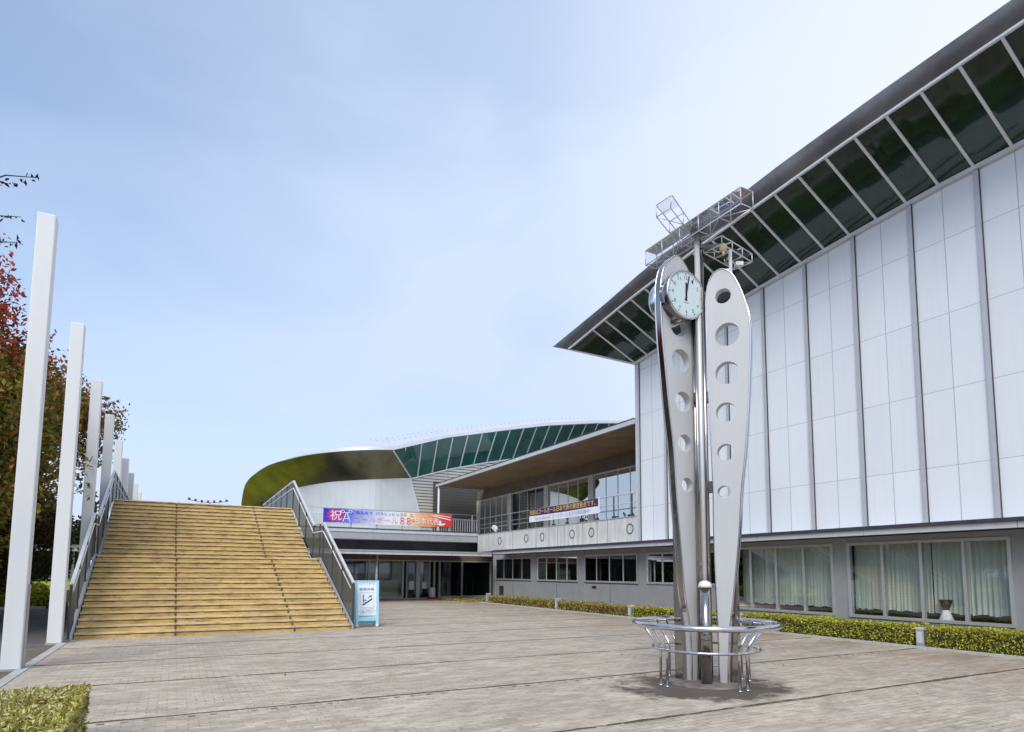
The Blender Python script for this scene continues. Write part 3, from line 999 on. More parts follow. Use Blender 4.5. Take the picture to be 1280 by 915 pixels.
for x in (14.9, 15.6, 16.3, 16.9, 17.4):
    MB().tube([(x, 38.2, .03), (x, 38.2, 1.05 + .3 * math.sin(x * 7))], .04, 8).build('turnstile_post', 'grey_metal', ent)
ct = thing('reception_counter', 'pale green reception counter behind the lobby glass', 'counter', (11.0, 37.3, .03))
MB().box(9.6, 11.9, 37.05, 37.6, .03, 1.02).build('front_panel', 'counter', ct)
MB().box(9.55, 11.95, 36.98, 37.65, 1.022, 1.09).build('counter_top', 'blind', ct)
MB().box(10.75, 10.77, 37.035, 37.05, .03, 1.02).build('panel_joint', 'dark_metal', ct)
pb = thing('poster_rack', 'dark rack of leaflets behind the leftmost lobby window', 'rack', (9.0, 37.3, .03))
MB().box(8.5, 9.5, 37.2, 37.5, .03, 1.9).build('rack_body', 'room_mid', pb)
b = MB()
for r in range(3):
    for c in range(5):
        b.box(8.53 + c * .19, 8.68 + c * .19, 37.17, 37.198, .75 + r * .38, 1.0 + r * .38)
b.build('leaflet', 'blind', pb)
# entrance canopy
cn = MB().box(3.6, 15.58, 31.78, FY - .08, 2.60, 2.70).build('canopy', 'grey_metal', ent)
b = MB()
for i in range(5):
    b.box(3.6 + i * 2.4, 3.6 + i * 2.4 + 2.388, 31.70, 31.778, 2.50, 2.64)
b.build('edge_strip', 'pale_metal', cn)
MB().box(3.6, 15.59, 31.66, 31.776, 2.645, 2.72).build('gutter', 'grey_metal', cn)
for x in (5.2, 9.3):
    MB().tube([(x, 32.6, 0), (x, 32.6, 2.6)], .08, 12).build('canopy_post', 'grey_metal', ent)

# ------------------------------------------------------------------ raised deck with its rail, bridge from the stairs
deck = thing('raised_deck', 'raised concrete deck with a pale banded edge joining stairs and wing', 'deck', (8, 38, 0))
DZ = 4.02
b = MB()
b.box(3.95, 20.3, 35.7, 44.0, 3.45, DZ)
b.box(-1.95, 3.95, 26.45, 44.0, 3.55, DZ - .002)
b.build('slab', 'concrete', deck)
fe = MB()
fe.box(3.97, 16.47, 35.55, 35.695, DZ - .16, DZ + .01)
fe.build('edge_band', 'pale_metal', deck)
MB().box(3.97, 16.47, 35.60, 35.697, 3.46, DZ - .162).build('edge_panel', 'grey_metal', deck)
MB().box(3.97, 16.47, 35.52, 35.62, DZ + .012, DZ + .07).build('edge_cap', 'dark_metal', deck)
MB().add([(3.9, 26.5, 3.54), (3.9, 35.6, 3.54), (3.9, 35.6, 3.05), (3.9, 26.5, 3.35), (3.2, 26.5, 3.54), (3.2, 35.6, 3.54), (3.2, 35.6, 3.05), (3.2, 26.5, 3.35)],
         [(0, 1, 2, 3), (4, 5, 6, 7), (0, 1, 5, 4), (3, 2, 6, 7), (0, 3, 7, 4), (1, 2, 6, 5)]).build('beam', 'concrete', deck)
for x, y in ((-1.0, 30), (3.3, 30), (-1.0, 35), (3.3, 35.2)):
    MB().tube([(x, y, 0), (x, y, 3.5)], .22, 16).build('column', 'concrete', deck)
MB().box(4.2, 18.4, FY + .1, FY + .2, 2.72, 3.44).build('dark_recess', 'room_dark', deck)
b = MB()
x = 4.15
while x < 16.4:
    b.box(x - .011, x + .011, 35.57, 35.59, DZ + .07, DZ + .80)
    x += .155
b.build('baluster_row', 'pale_metal', deck)['kind'] = 'stuff'
for k in range(9):
    x = 4.1 + k * 1.5
    MB().bar((x, 35.58, DZ), (x, 35.58, DZ + 1.12), .05, .06, (0, 1, 0)).build('rail_post', 'grey_metal', deck)
MB().tube([(4.08, 35.58, DZ + 1.13), (16.6, 35.58, DZ + 1.13)], .022).build('rail', 'grey_metal', deck)
MB().tube([(4.08, 35.58, DZ + .82), (16.6, 35.58, DZ + .82)], .025).build('rail', 'pale_metal', deck)

# ------------------------------------------------------------------ arena with oval roof
arena = thing('oval_arena', 'low oval arena with a rounded metal roof and slanted green glass under its eave', 'arena', (20, 55, 0))
EA = [(13.06, 10.08), (14.69, 10.61), (17.14, 11.42), (18.33, 11.68), (21.86, 12.5), (25.5, 13.30), (30.3, 14.08), (34.7, 14.62), (45, 15.3)]
WA = [(15, 8.5), (17.9, 9.43), (20.94, 10.2), (25.07, 11.11), (28, 11.75), (35, 12.8), (45, 13.6)]
RA = [(10.83, 11.43), (13.4, 12.3), (16.12, 13.0), (20.2, 13.96), (25.74, 15.13), (30.08, 15.98), (35.7, 16.76), (41, 17.3), (46, 17.6)]
EY, WY = 42.4, 44.2
cur = [(13.06, 42.4, 10.08), (11.46, 42.66, 9.97), (9.48, 43.72, 9.84), (7.9, 45.33, 9.73), (6.78, 47.07, 9.58), (5.67, 49.67, 9.38), (4.96, 52.58, 8.98), (4.70, 54.4, 8.66), (4.64, 55.86, 8.29), (4.66, 57.49, 7.56), (4.71, 58.27, 7.23), (5.0, 60.3, 6.3), (5.8, 63, 5.2)]
curw = [(13.06, 44.2, 8.32), (11.98, 44.37, 8.21), (9.97, 45.65, 8.08), (8.95, 46.9, 8.0), (7.96, 48.8, 7.9), (7.2, 51.1, 7.85), (6.78, 53.1, 7.75), (6.62, 54.6, 7.5), (6.56, 56.2, 7.2), (6.56, 57.5, 6.8), (6.6, 58.8, 6.4), (6.8, 60.3, 5.8), (7.4, 62.5, 5.0)]
curr = [(13.4, 50, 12.3), (12.2, 50, 11.9), (10.83, 50, 11.40), (8.9, 50.2, 10.6), (8.2, 52, 10.2), (7.6, 54, 9.75), (7.3, 56, 9.3), (7.2, 57, 8.9), (7.2, 58, 8.5), (7.3, 59, 7.7), (7.4, 60, 7.3), (7.6, 61.5, 6.4), (8.2, 64, 5.3)]
def smooth_curve(pts, k=4):
    o = []
    for i in range(len(pts) - 1):
        p0, p1, p2, p3 = [Vector(pts[max(0, min(len(pts) - 1, i + d))]) for d in (-1, 0, 1, 2)]
        for j in range(k):
            t = j / k
            o.append(.5 * ((2 * p1) + (p2 - p0) * t + (2 * p0 - 5 * p1 + 4 * p2 - p3) * t * t + (3 * p1 - p0 - 3 * p2 + p3) * t ** 3))
    return o + [Vector(pts[-1])]
ce, cw, cr = smooth_curve(cur), smooth_curve(curw), smooth_curve(curr)
b = MB().loft([ce, [e.lerp(w_, .5) + Vector((0, 0, -.10)) for e, w_ in zip(ce, cw)], cw], True)
b.add([(13.06, EY, 10.08), (15.0, WY, 8.5), (13.06, WY, 8.32)], [(0, 1, 2)])
M['arena_soffit'] = pm('dark mirror soffit', (0.19, 0.18, 0.11), 0.27, 0.95, 0.4, 0.6, 0.22, 1.1)
b.build('soffit', 'arena_soffit', arena)
xs = [13.06 + (45 - 13.06) * i / 40 for i in range(41)]
xw = [15.0 + (45 - 15.0) * i / 40 for i in range(41)]
b = MB().loft([[(x, EY, interp(EA, x)) for x in xs], [(x, WY, interp(WA, x)) for x in xw]])
ag = b.build('eave_glazing', 'arena_glass', arena)
MB().bar((13.06, EY - .02, 10.06), (15.0, WY - .03, 8.5), .10, .06).build('mullion', 'pale_metal', ag)
x = 13.94
while x < 44:
    t = (x - 13.94)
    xb = x + max(0, .42 - t * .05)
    MB().bar((x, EY - .02, interp(EA, x)), (xb, WY - .03, interp(WA, max(xb, 15.0)) + (0 if xb > 15 else (15 - xb) * .8)), .085, .06).build('mullion', 'pale_metal', ag)
    x += 1.195
MB().bar((15.0, WY - .04, 8.48), (45, WY - .04, 8.5), .01).build('base_line', 'pale_metal', ag) if False else None
b = MB()
for i in range(40):
    b.bar((xw[i], WY - .04, interp(WA, xw[i]) - .03), (xw[i + 1], WY - .04, interp(WA, xw[i + 1]) - .03), .08, .10)
b.build('sill', 'pale_metal', ag)
# walls: smooth grey panels on the left, ribbed siding on the right, parted by a slanting edge
sl = [(15.0, 8.46), (15.35, 7.2), (15.7, 6.02), (15.9, 4.0), (15.9, 0)]
b = MB()
b.loft([cw, [Vector((p.x, p.y, 0)) for p in cw]])
b.add([(13.06, WY, 8.32), (15.0, WY, 8.46)] + [(x_, WY, z_) for x_, z_ in sl[1:]] + [(13.06, WY, 0)], [tuple(range(7))])
b.build('panel_wall', 'seam_panel', arena)
b = MB()
poly = [(x_, WY + .01, z_) for x_, z_ in reversed(sl)] + [(x, WY + .01, interp(WA, x) - .05) for x in xw[1:]] + [(45, WY + .01, 0)]
b.add(poly, [tuple(range(len(poly)))])
rb = b.build('siding_wall', 'ribbed', arena)
MB().bar((15.0, WY - .01, 8.46), (15.7, WY - .01, 6.02), .06, .03).build('edge_trim', 'white_paint', arena)
b = MB()
for x in (17.9, 20.6, 23.1, 25.4):
    b.box(x - .025, x + .025, WY - .03, WY + .008, 7.0, interp(WA, x) - .1)
b.build('siding_joint', 'grey_metal', rb)
# roof
st = list(reversed(ce)) + [Vector((x, EY, interp(EA, x))) for x in xs[1:]]
sr = list(reversed(cr)) + [Vector((max(x, 13.4) + .0, 50, interp(RA, max(x, 13.4)))) for x in xs[1:]]
lip = [p + Vector((0, -.06, .05)) for p in st]
rise = [.05 if i < len(ce) * .7 else .30 for i in range(len(st))]
rise = np.convolve(np.pad(rise, 6, 'edge'), np.ones(13) / 13, 'valid')
edge = [p + Vector((0, -.05, float(r))) for p, r in zip(st, rise)]
b = MB().loft([lip, edge], True)
b.build('fascia', 'roof_metal', arena)
b = MB()
mid = [a.lerp(c, .5) + Vector((0, 0, .25)) for a, c in zip(edge, sr)]
for i in range(len(ce)): mid[i] = edge[i].lerp(sr[i], .5) + Vector((0, 0, .08))
back = [Vector((p.x + 1.5, p.y + 14, p.z - 1.2)) for p in sr]
b.loft([edge, mid, sr, back], True)
rfm = b.build('roof', 'roof_metal', arena)
b = MB()
for i in range(70):
    x = 12.5 + i * .42
    z = interp(EA, max(13.06, x)) + .34
    zr = interp(RA, max(13.4, x))
    for t in (.30, .55):
        y = EY + (50 - EY) * t
        zz_ = z + (zr - z) * t + (.25 * (1 - abs(2 * t - 1)))
        b.box(x, x + .06, y - .03, y + .03, zz_ - .02, zz_ + .035)
b.build('snow_guard', 'grey_metal', rfm)['kind'] = 'stuff'

# ------------------------------------------------------------------ stairs
stairs = thing('grand_staircase', 'broad flight of weathered yellow stone steps climbing to the deck', 'staircase', (1.2, 17.75, 0))
XL = -1.97
def XR(y): return 4.38 - (y - 17.75) * .064
H1 = 4.05 / 28
steps = []
y = 17.75
for k in range(28):
    steps.append((y, k * H1, (k + 1) * H1))
    y += .28 if k < 13 else (1.2 if k == 13 else .232)
for k, (ya, za, zb) in enumerate(steps):
    yb = steps[k + 1][0] if k < 27 else 26.44
    xr = XR(ya)
    b = MB()
    b.box(XL, xr, ya + .03, yb + .035, max(0, za - .05), zb - .045)
    s = b.build('step', 'riser', stairs)
    b = MB()
    xs_ = [XL, XL + (xr - XL) * .325, XL + (xr - XL) * .765, xr]
    for i in range(3):
        b.box(xs_[i] + (.008 if i else 0), xs_[i + 1] - (.008 if i < 2 else 0), ya + random.uniform(-.004, .004), yb + .031, zb - .043, zb)
    b.build('nosing', 'nosing', s, .006)
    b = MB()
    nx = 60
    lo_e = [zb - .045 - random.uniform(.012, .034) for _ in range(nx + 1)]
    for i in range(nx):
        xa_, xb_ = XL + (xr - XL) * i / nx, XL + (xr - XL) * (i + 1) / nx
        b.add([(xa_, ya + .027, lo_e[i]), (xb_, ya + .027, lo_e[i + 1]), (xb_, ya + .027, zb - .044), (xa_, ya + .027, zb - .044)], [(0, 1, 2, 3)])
    b.build('nosing_shade_line', 'joint', s, normals=False)  # painted shade line under the nosing overhang
for fr_ in (.325, .765):
    b = MB()
    for ya, za, zb in steps:
        x = XL + (XR(ya) - XL) * fr_ + random.uniform(-.01, .01)
        b.box(x - .026, x + .026, ya + .018, ya + .0262, za + .001, zb - .045)
    b.build('slab_joint', 'joint', stairs)
for nm, xs_, sg in (('left', (XL - .02, XL - .02), -1), ('right', (XR(17.75) + .02, XR(25.6) + .02), 1)):
    prof = [(17.75, 0), (17.75, .12), (21.4, 2.06), (22.6, 2.06), (26.4, 4.03), (26.4, 3.4), (18.9, 0)]
    b = MB()
    va = [(xs_[0] + (xs_[1] - xs_[0]) * (p[0] - 17.75) / 7.9, p[0], p[1]) for p in prof]
    vb = [(v[0] + .05 * sg, v[1], v[2]) for v in va]
    n = len(va)
    b.add(va + vb, [tuple(range(n)), tuple(range(n, 2 * n))] + [(i, (i + 1) % n, n + (i + 1) % n, n + i) for i in range(n)])
    b.build('stringer', 'grey_metal', stairs)
def stair_rail(label, x0, x1, prof, far):
    rl = thing('stair_railing', label, 'railing', (x0, prof[0][0], 0), group='railings of the staircase')
    def X(y): return x0 + (x1 - x0) * (y - prof[0][0]) / (prof[3][0] - prof[0][0])
    top = [Vector((X(a), a, c)) for a, c in prof]
    base = [Vector((X(a), a, c)) for a, c in ((prof[0][0], .12), (21.2, 2.05), (22.5, 2.1), (prof[3][0], 4.06))]
    b = MB()
    b.loft([[p - Vector((0, 0, .02)) for p in base], [p - Vector((0, 0, .08)) for p in top]])
    b.add([base[3], top[3] - Vector((0, 0, .08)), Vector((x1, far[0], far[1] - .08)), Vector((x1, far[0], 4.06))], [(0, 1, 2, 3)])
    b.build('mesh_panel', 'perforated', rl, normals=False)
    b = MB()
    pts = top + [Vector((x1, far[0], far[1]))]
    for p, q in zip(pts, pts[1:]): b.bar(p, q + (q - p).normalized() * .012, .075, .045)
    b.build('handrail', 'pale_metal', rl)
    b = MB()
    low = [p - Vector((0, 0, .27)) for p in pts]
    low[0] = low[0] + Vector((0, .25, .12))
    b.tube(low, .026, 8)
    b.build('lower_handrail', 'white_paint', rl)
    ps = [0, .33, .66]
    for i in range(3):
        for t in ps:
            p, q = top[i].lerp(top[i + 1], t), base[i].lerp(base[i + 1], t)
            if i == 1 and t > .4: continue
            MB().bar(q - Vector((0, 0, .1)), p, .04, .07, (0, 1, 0)).build('post', 'dark_metal', rl)
    for i in range(6):
        t = i / 6
        yy = prof[3][0] + (far[0] - prof[3][0]) * t
        MB().bar((x1, yy, 4.0), (x1, yy, prof[3][1] + (far[1] - prof[3][1]) * t), .04, .07, (0, 1, 0)).build('post', 'dark_metal', rl)
    return rl
stair_rail('dark mesh railing of the staircase on the side of the white pillars', -2.06, -2.06, [(17.6, 1.26), (21.15, 3.18), (22.25, 3.2), (26.1, 5.1)], (34.5, 4.9))
stair_rail('grey mesh railing of the staircase on the side of the blue stand sign', 4.47, 3.93, [(17.95, 1.28), (21.25, 3.2), (22.45, 3.2), (25.7, 5.13)], (35.4, 5.08))

# ------------------------------------------------------------------ white pillars
pil_lab = ['nearest and tallest looking white pillar, beside the clipped hedge', 'second white pillar, standing at the near end of the stair railing',
           'third white pillar along the row, just behind the stair railing foot', 'fourth white pillar along the row beside the staircase', 'fifth white pillar along the row beside the staircase',
           'sixth white pillar along the row, rising over the railing peak', 'seventh white pillar along the row, behind the railing peak', 'eighth white pillar along the row, showing above the top steps', 'ninth and most distant white pillar, barely above the steps']
ztop = [7.68, 7.22, 7.0, 6.92, 6.8, 6.7, 6.6, 6.55, 6.5]
p0 = None
for i in range(9):
    y = 12.83 + 4.13 * i
    zt = ztop[i]
    o = MB().box(-2.365, -2.10, y, y + .27, -.02, zt).build('white_pillar', 'white_paint', None, .018)
    origin_to(o, (-2.23, y + .13, 0))
    tag(o, pil_lab[i], 'pillar', 'row of white pillars', 'thing')
    b = MB().box(-2.385, -2.08, y - .02, y + .29, -.02, .022)
    for bx_ in (-2.372, -2.093):
        for by_ in (y - .008, y + .278): b.tube([(bx_, by_, .02), (bx_, by_, .045)], .009, 6)
    b.build('base_plate', 'grey_metal', o)
    if i == 0: MB().box(-2.098, -2.085, y + .10, y + .26, .03, 1.36).build('side_strip', 'grey_metal', o)

# ------------------------------------------------------------------ clock monument
T = Vector((6.97, 6.97, 0))
tow = thing('clock_monument', 'stainless steel clock monument of two pierced blades with a lattice crown', 'clock', T, -PI / 4)
W = WM[tow]
WR = W.to_3x3()
def tb(b):
    b.v = [tuple(W @ Vector(p)) for p in b.v]
    return b
def outline_mesh(outer, holes, thick):
    cu = bpy.data.curves.new('outline', 'CURVE')
    cu.dimensions = '2D'
    cu.fill_mode = 'BOTH'
    cu.extrude = thick / 2
    for poly in [outer] + holes:
        s = cu.splines.new('POLY')
        s.points.add(len(poly) - 1)
        for p, (a, c) in zip(s.points, poly): p.co = (a, c, 0, 1)
        s.use_cyclic_u = True
    tmp = bpy.data.objects.new('outline', cu)
    col.objects.link(tmp)
    bpy.context.view_layer.update()
    me = bpy.data.meshes.new_from_object(tmp.evaluated_get(bpy.context.evaluated_depsgraph_get()))
    vs = [tuple(v.co) for v in me.vertices]
    fs = [tuple(p.vertices) for p in me.polygons]
    bpy.data.objects.remove(tmp)
    bpy.data.curves.remove(cu)
    bpy.data.meshes.remove(me)
    return vs, fs
def rnd_outline(left, right, top):
    """closed outline from (s,z) lists going up, smoothed"""
    def sm(p): return [(v.x, v.z) for v in smooth_curve([(a, 0, c) for a, c in p], 5)]
    return sm(right + [top] + left[::-1])
def blade(left, right, top, holes, org, ang, name='blade'):
    e = Vector((math.cos(ang), -math.sin(ang), 0))
    nrm = Vector((-math.sin(ang), -math.cos(ang), 0))
    org = Vector(org)
    ol = rnd_outline(left, right, top)
    hl = [[(a + r * math.cos(t * PI / 20), c + r * math.sin(t * PI / 20)) for t in range(40)] for a, c, r in holes]
    vs, fs = outline_mesh(ol, hl, .13)
    b = MB().add([org + e * v[0] + Vector((0, 0, v[1])) + nrm * v[2] for v in vs], fs)
    bl = tb(b).build(name, 'brushed', tow)
    # polished rim round the edge
    for d in (.062, -.062):
        k0, k1 = int(len(ol) * .06), int(len(ol) * .94)
        pts = [org + e * a + Vector((0, 0, c)) + nrm * d for a, c in ol]
        tb(MB().tube(pts, .013, 6)).build('rim', 'steel', bl)
    k0, k1 = 4, len(ol) - 5
    eb = MB()
    rows = [[org + e * (a * 1.0) + Vector((0, 0, c)) + nrm * d for a, c in ol] for d in (.05, -.05)]
    cx = sum(a for a, _ in ol) / len(ol)
    rows = [[p + e * (.003 if (a > cx) else -.003) for p, (a, c) in zip(r, ol)] for r in rows]
    eb.loft(rows, True)
    tb(eb).build('edge_band', 'mirror', bl, normals=False)
    return e, nrm, org
zr = [0, .73, 1.34, 2.2, 2.84, 3.47, 4.12, 4.78, 5.27, 5.6, 5.95, 6.19]
ul = [.209, .203, .188, .175, .18, .17, .154, .14, .134, .132, .148, .216]
ur = [.32, .359, .433, .528, .575, .651, .703, .745, .759, .723, .626, .51]
c_ = .97
S = lambda u: (u - .134) / c_
eR, nR, oR = blade([(S(u), z) for u, z in zip(ul, zr)], [(S(u), z) for u, z in zip(ur, zr)], (S(.355), 6.29),
                   [(S(u), z, r) for u, z, r in ((.388, 5.853, .118), (.434, 5.235, .18), (.417, 4.637, .174), (.387, 4.03, .15), (.369, 3.42, .126), (.33, 2.82, .095))], (.134, .05, 0), R_(14))
zl = [0, .72, 1.34, 2.2, 2.86, 3.5, 4.17, 4.84, 5.3, 5.9, 6.2, 6.42]
vl = [-.245, -.258, -.332, -.384, -.423, -.45, -.509, -.555, -.585, -.600, -.575, -.505]
vr = [-.17, -.155, -.143, -.125, -.119, -.112, -.108, -.105, -.11, -.115, -.13, -.19]
S2 = lambda u: (u + .11) / .72
eL, nL, oL = blade([(S2(u), z) for u, z in zip(vl, zl)], [(S2(u), z) for u, z in zip(vr, zl)], (S2(-.34), 6.60),
                   [(S2(u), z, r) for u, z, r in ((-.345, 5.45, .17), (-.321, 4.9, .18), (-.30, 4.247, .158), (-.285, 3.6, .135), (-.262, 2.953, .111))], (-.11, .20, 0), R_(-45))
# mirror-finish back posts
for e, nn, o_, s0, s1, zt in ((eL, nL, oL, -.275, -.08, 2.5), (eR, nR, oR, .12, .33, 1.8)):
    b = MB()
    c = o_ + e * (s0 + s1) / 2 - nn * .13
    b.obox(c + Vector((0, 0, zt / 2)), e * (s1 - s0) / 2, nn * .085, (0, 0, zt / 2))
    tb(b).build('back_post', 'mirror', tow, .012)
    b = MB()
    k = len(zl)
    src = zip(vl, zl) if e is eL else zip(ur, zr)
    for (u_, z_) in src:
        pass
for (x, y, r, z1, nm) in ((.006, 0, .042, 7.0, 'mast'), (-.075, .10, .033, 6.3, 'pole'), (.075, .02, .030, 6.55, 'pole'), (-.045, -.06, .022, 6.2, 'pole'), (.05, .12, .035, 6.9, 'pole')):
    tb(MB().tube([(x, y, 0), (x, y, z1)], r, 14)).build(nm, 'light_steel' if nm == 'mast' else 'mirror', tow)
for z0, z1 in ((4.24, 4.39), (2.83, 3.0)):
    tb(MB().box(-.10, .16, .0, .13, z0, z1)).build('connector', 'dark_metal', tow)
b = MB().tube([(.012, -.17, 0), (.012, -.17, 1.40)], .078, 18)
lp = tb(b).build('lamp_stub', 'mirror', tow)
b = MB().tube([(.012, -.17, 1.40), (.012, -.17, 1.43), (.012, -.17, 1.475), (.012, -.17, 1.50)], [.098, .098, .078, .03], 18)
tb(b).build('lamp_cap', 'white_paint', lp)
tb(MB().tube([(0, 0, -.02), (0, 0, .018)], .56, 32)).build('base_disc', 'foot_concrete', tow)
# clock with a dial on both sides of the left blade
cc = oL + eL * S2(-.355) + Vector((0, 0, 5.875))
clk = MB().tube([cc + nL * .06, cc + nL * .21, cc + nL * .25], [.365, .385, .385], 48)
clk.tube([cc + nL * .03, cc + nL * .075], .26, 32)
ck = tb(clk).build('clock_drum', 'drum', tow)
tb(MB().tube([cc + nL * .252, cc + nL * .256], .367, 48)).build('dial', 'dial', ck)
pts = [cc + nL * .256 + eL * (.374 * math.cos(t * PI / 30)) + Vector((0, 0, .374 * math.sin(t * PI / 30))) for t in range(60)]
tb(MB().tube(pts, .016, 8, closed=True)).build('bezel', 'steel', ck)
b = MB()
for k in range(60):
    a = k * PI / 30
    d = eL * math.sin(a) + Vector((0, 0, math.cos(a)))
    t = d.cross(nL)
    l = .035 if k % 5 == 0 else .014
    b.obox(cc + nL * .2575 + d * (.346 - l / 2), d * l / 2, t * (.006 if k % 5 == 0 else .0025), nL * .001)
tb(b).build('tick_marks', 'black', ck)
for h in range(1, 13):
    a = h * PI / 6
    d = eL * math.sin(a) + Vector((0, 0, math.cos(a)))
    w_ = .034 if h < 10 else .055
    p = cc + nL * .257 + d * .27 - eL * w_ / 2 - Vector((0, 0, .028))
    text('numeral', str(h), W @ p, WR @ eL, (0, 0, 1), w_, .056, 'black', ck, .001)
for a, l, wd in ((R_(1), .19, .016), (R_(12), .315, .011)):
    d = eL * math.sin(a) + Vector((0, 0, math.cos(a)))
    t = d.cross(nL)
    tb(MB().obox(cc + nL * .262 + d * (l / 2 - .05), d * (l / 2 + .05), t * wd, nL * .002)).build('hand', 'navy' if False else 'black', ck)
tb(MB().obox(cc + nL * .2575 + Vector((0, 0, -.13)), eL * .05, (0, 0, .006), nL * .001)).build('maker_mark', 'grey_metal', ck)
bk = MB().tube([cc - nL * .05, cc - nL * .16, cc - nL * .2], [.35, .36, .36], 40)
bk.tube([cc - nL * .03, cc - nL * .06], .24, 32)
tb(bk).build('rear_clock_drum', 'steel', tow)
# lattice crown: a long box truss and a shorter arm
M['clear_panel'] = glass_mat('clear crown panel', (0.90, 0.89, 0.93), 0.05)
def lattice(name, corners_a, corners_b, nb, r=.011):
    """four chords between two rectangles of corners, with posts and diagonals"""
    A = [Vector(p) for p in corners_a]
    B = [Vector(p) for p in corners_b]
    b = MB()
    for p, q in zip(A, B): b.tube([p, q], r, 6)
    for k in range(nb + 1):
        P = [p.lerp(q, k / nb) for p, q in zip(A, B)]
        for i in range(4): b.tube([P[i], P[(i + 1) % 4]], r * .85, 6)
        if k < nb:
            Q = [p.lerp(q, (k + 1) / nb) for p, q in zip(A, B)]
            b.tube([P[1], Q[2]] if k % 2 else [Q[1], P[2]], r * .7, 5)
    return b.build(name, 'light_steel', tow)
x0, x1, z0, z1 = 6.85, 7.10, 6.88, 7.14
tr = lattice('crown_truss', [(x0, 5.97, z1), (x0, 5.97, z0), (x1, 5.97, z0), (x1, 5.97, z1)], [(x0, 8.05, z1), (x0, 8.05, z0), (x1, 8.05, z0), (x1, 8.05, z1)], 5, .009)
MB().add([(x0, 5.98, z1), (x0, 8.04, z1), (x0, 8.04, z0), (x0, 5.98, z0)], [(0, 1, 2, 3)]).build('crown_panel', 'clear_panel', tr)
MB().add([(x0 + .01, 5.98, z1), (x0 + .01, 8.04, z1), (x1, 8.04, z1), (x1, 5.98, z1)], [(0, 1, 2, 3)]).build('crown_panel', 'clear_panel', tr)
ar = lattice('crown_arm', [(6.24, 6.72, 7.24), (6.24, 6.75, 7.05), (6.22, 7.04, 7.05), (6.22, 7.04, 7.24)], [(7.2, 7.24, 7.24), (7.2, 7.24, 7.05), (7.2, 7.54, 7.05), (7.2, 7.54, 7.24)], 2, .009)
MB().add([(6.25, 6.73, 7.23), (6.23, 7.03, 7.23), (6.50, 7.17, 7.23), (6.52, 6.86, 7.23)], [(0, 1, 2, 3)]).build('crown_panel', 'clear_panel', ar)
rg = lattice('crown_arm', [(7.15, 6.62, 6.80), (7.15, 6.62, 6.66), (7.10, 6.95, 6.66), (7.10, 6.95, 6.80)], [(8.0, 6.78, 6.80), (8.0, 6.78, 6.66), (7.95, 7.1, 6.66), (7.95, 7.1, 6.80)], 3)
MB().box(7.42, 7.9, 6.72, 7.02, 6.72, 6.735).build('dark_plate', 'dark_metal', rg)
b = MB().tube([(7.0, 6.95, 6.95), (7.0, 6.95, 7.05)], .13, 16)
b.bar((7.02, 6.97, 6.75), (7.3, 6.8, 6.75), .06)
b.build('hub', 'fascia_metal', tow)
gl = MB().tube([(7.19, 6.63, 6.55), (7.19, 6.63, 6.57), (7.19, 6.63, 6.63), (7.19, 6.63, 6.67), (7.19, 6.63, 6.69)], [.02, .048, .058, .045, .01], 16)
gl.tube([(7.19, 6.63, 6.50), (7.19, 6.63, 6.55)], .02, 8)
gl.build('warning_lamp', 'cream', tow)
pb_ = MB().tube([W @ Vector((.50, .02, 6.1)), W @ Vector((.50, .02, 6.62))], .026, 10)
pb_.bar(W @ Vector((.40, .0, 6.30)), W @ Vector((.52, .02, 6.30)), .03)
pb_.build('bracket_post', 'white_paint', tow)
MB().obox((7.62, 6.72, 6.50), (.05, -.03, 0), (.02, .04, 0), (0, 0, .03)).build('camera_box', 'white_paint', tow)
MB().bar((7.55, 6.76, 6.52), (7.45, 6.80, 6.60), .02).build('camera_bracket', 'grey_metal', tow)

# ------------------------------------------------------------------ ring rail round the monument
rr_ = thing('ring_railing', 'round flared stainless railing circling the foot of the clock', 'railing', T, -PI / 4)
def circ(r, z, n=64): return [(r * math.cos(2 * PI * t / n), r * math.sin(2 * PI * t / n), z) for t in range(n)]
tb(MB().tube(circ(1.03, .865), .043, 12, closed=True)).build('upper_ring', 'steel', rr_)
tb(MB().tube(circ(.765, .51), .021, 10, closed=True)).build('lower_ring', 'steel', rr_)
for u_, v_ in ((-.62, -.38), (-.52, -.50), (.44, -.58), (.54, -.48), (-.44, .58), (-.54, .48), (.62, .38), (.52, .50)):
    d = Vector((u_, v_, 0)).normalized()
    tb(MB().tube([d * .735, d * .735 + Vector((0, 0, .47)), d * .75 + Vector((0, 0, .53)), d * 1.0 + Vector((0, 0, .85))], .021, 10)).build('post', 'steel', rr_)
    tb(MB().tube([d * .735 + Vector((0, 0, .0)), d * .735 + Vector((0, 0, .016))], .045, 12)).build('foot_plate', 'steel', rr_)

# ------------------------------------------------------------------ banners and signs
bn = thing('rainbow_banner', 'long blue to red cheering banner tied to the deck rail', 'banner', (10.9, 35.49, 4.35))
BX0, BX1, BZ0, BZ1, BY = 7.05, 14.72, 4.34, 5.12, 35.50
cols_ = [BX0 + (BX1 - BX0) * i / 40 for i in range(41)]
sag = lambda x: -.03 * math.sin(PI * (x - BX0) / (BX1 - BX0)) + .012 * math.sin(x * 4.1)
b = MB()
b.loft([[(x, BY + .01 * math.sin(x * 3), BZ0 + sag(x)) for x in cols_], [(x, BY + .01 * math.sin(x * 3 + 1), BZ1 + sag(x)) for x in cols_]], True)
b.loft([[(x, BY + .016 + .01 * math.sin(x * 3), BZ0 + sag(x)) for x in cols_], [(x, BY + .016 + .01 * math.sin(x * 3 + 1), BZ1 + sag(x)) for x in cols_]], True)
b.build('cloth', 'rainbow', bn)
ty = BY - .03
def btext(nm, s, x, z, w_, h_, m_): return text(nm, s, (x, ty, z), (1, 0, 0), (0, 0, 1), w_, h_, m_, bn)
burst = []
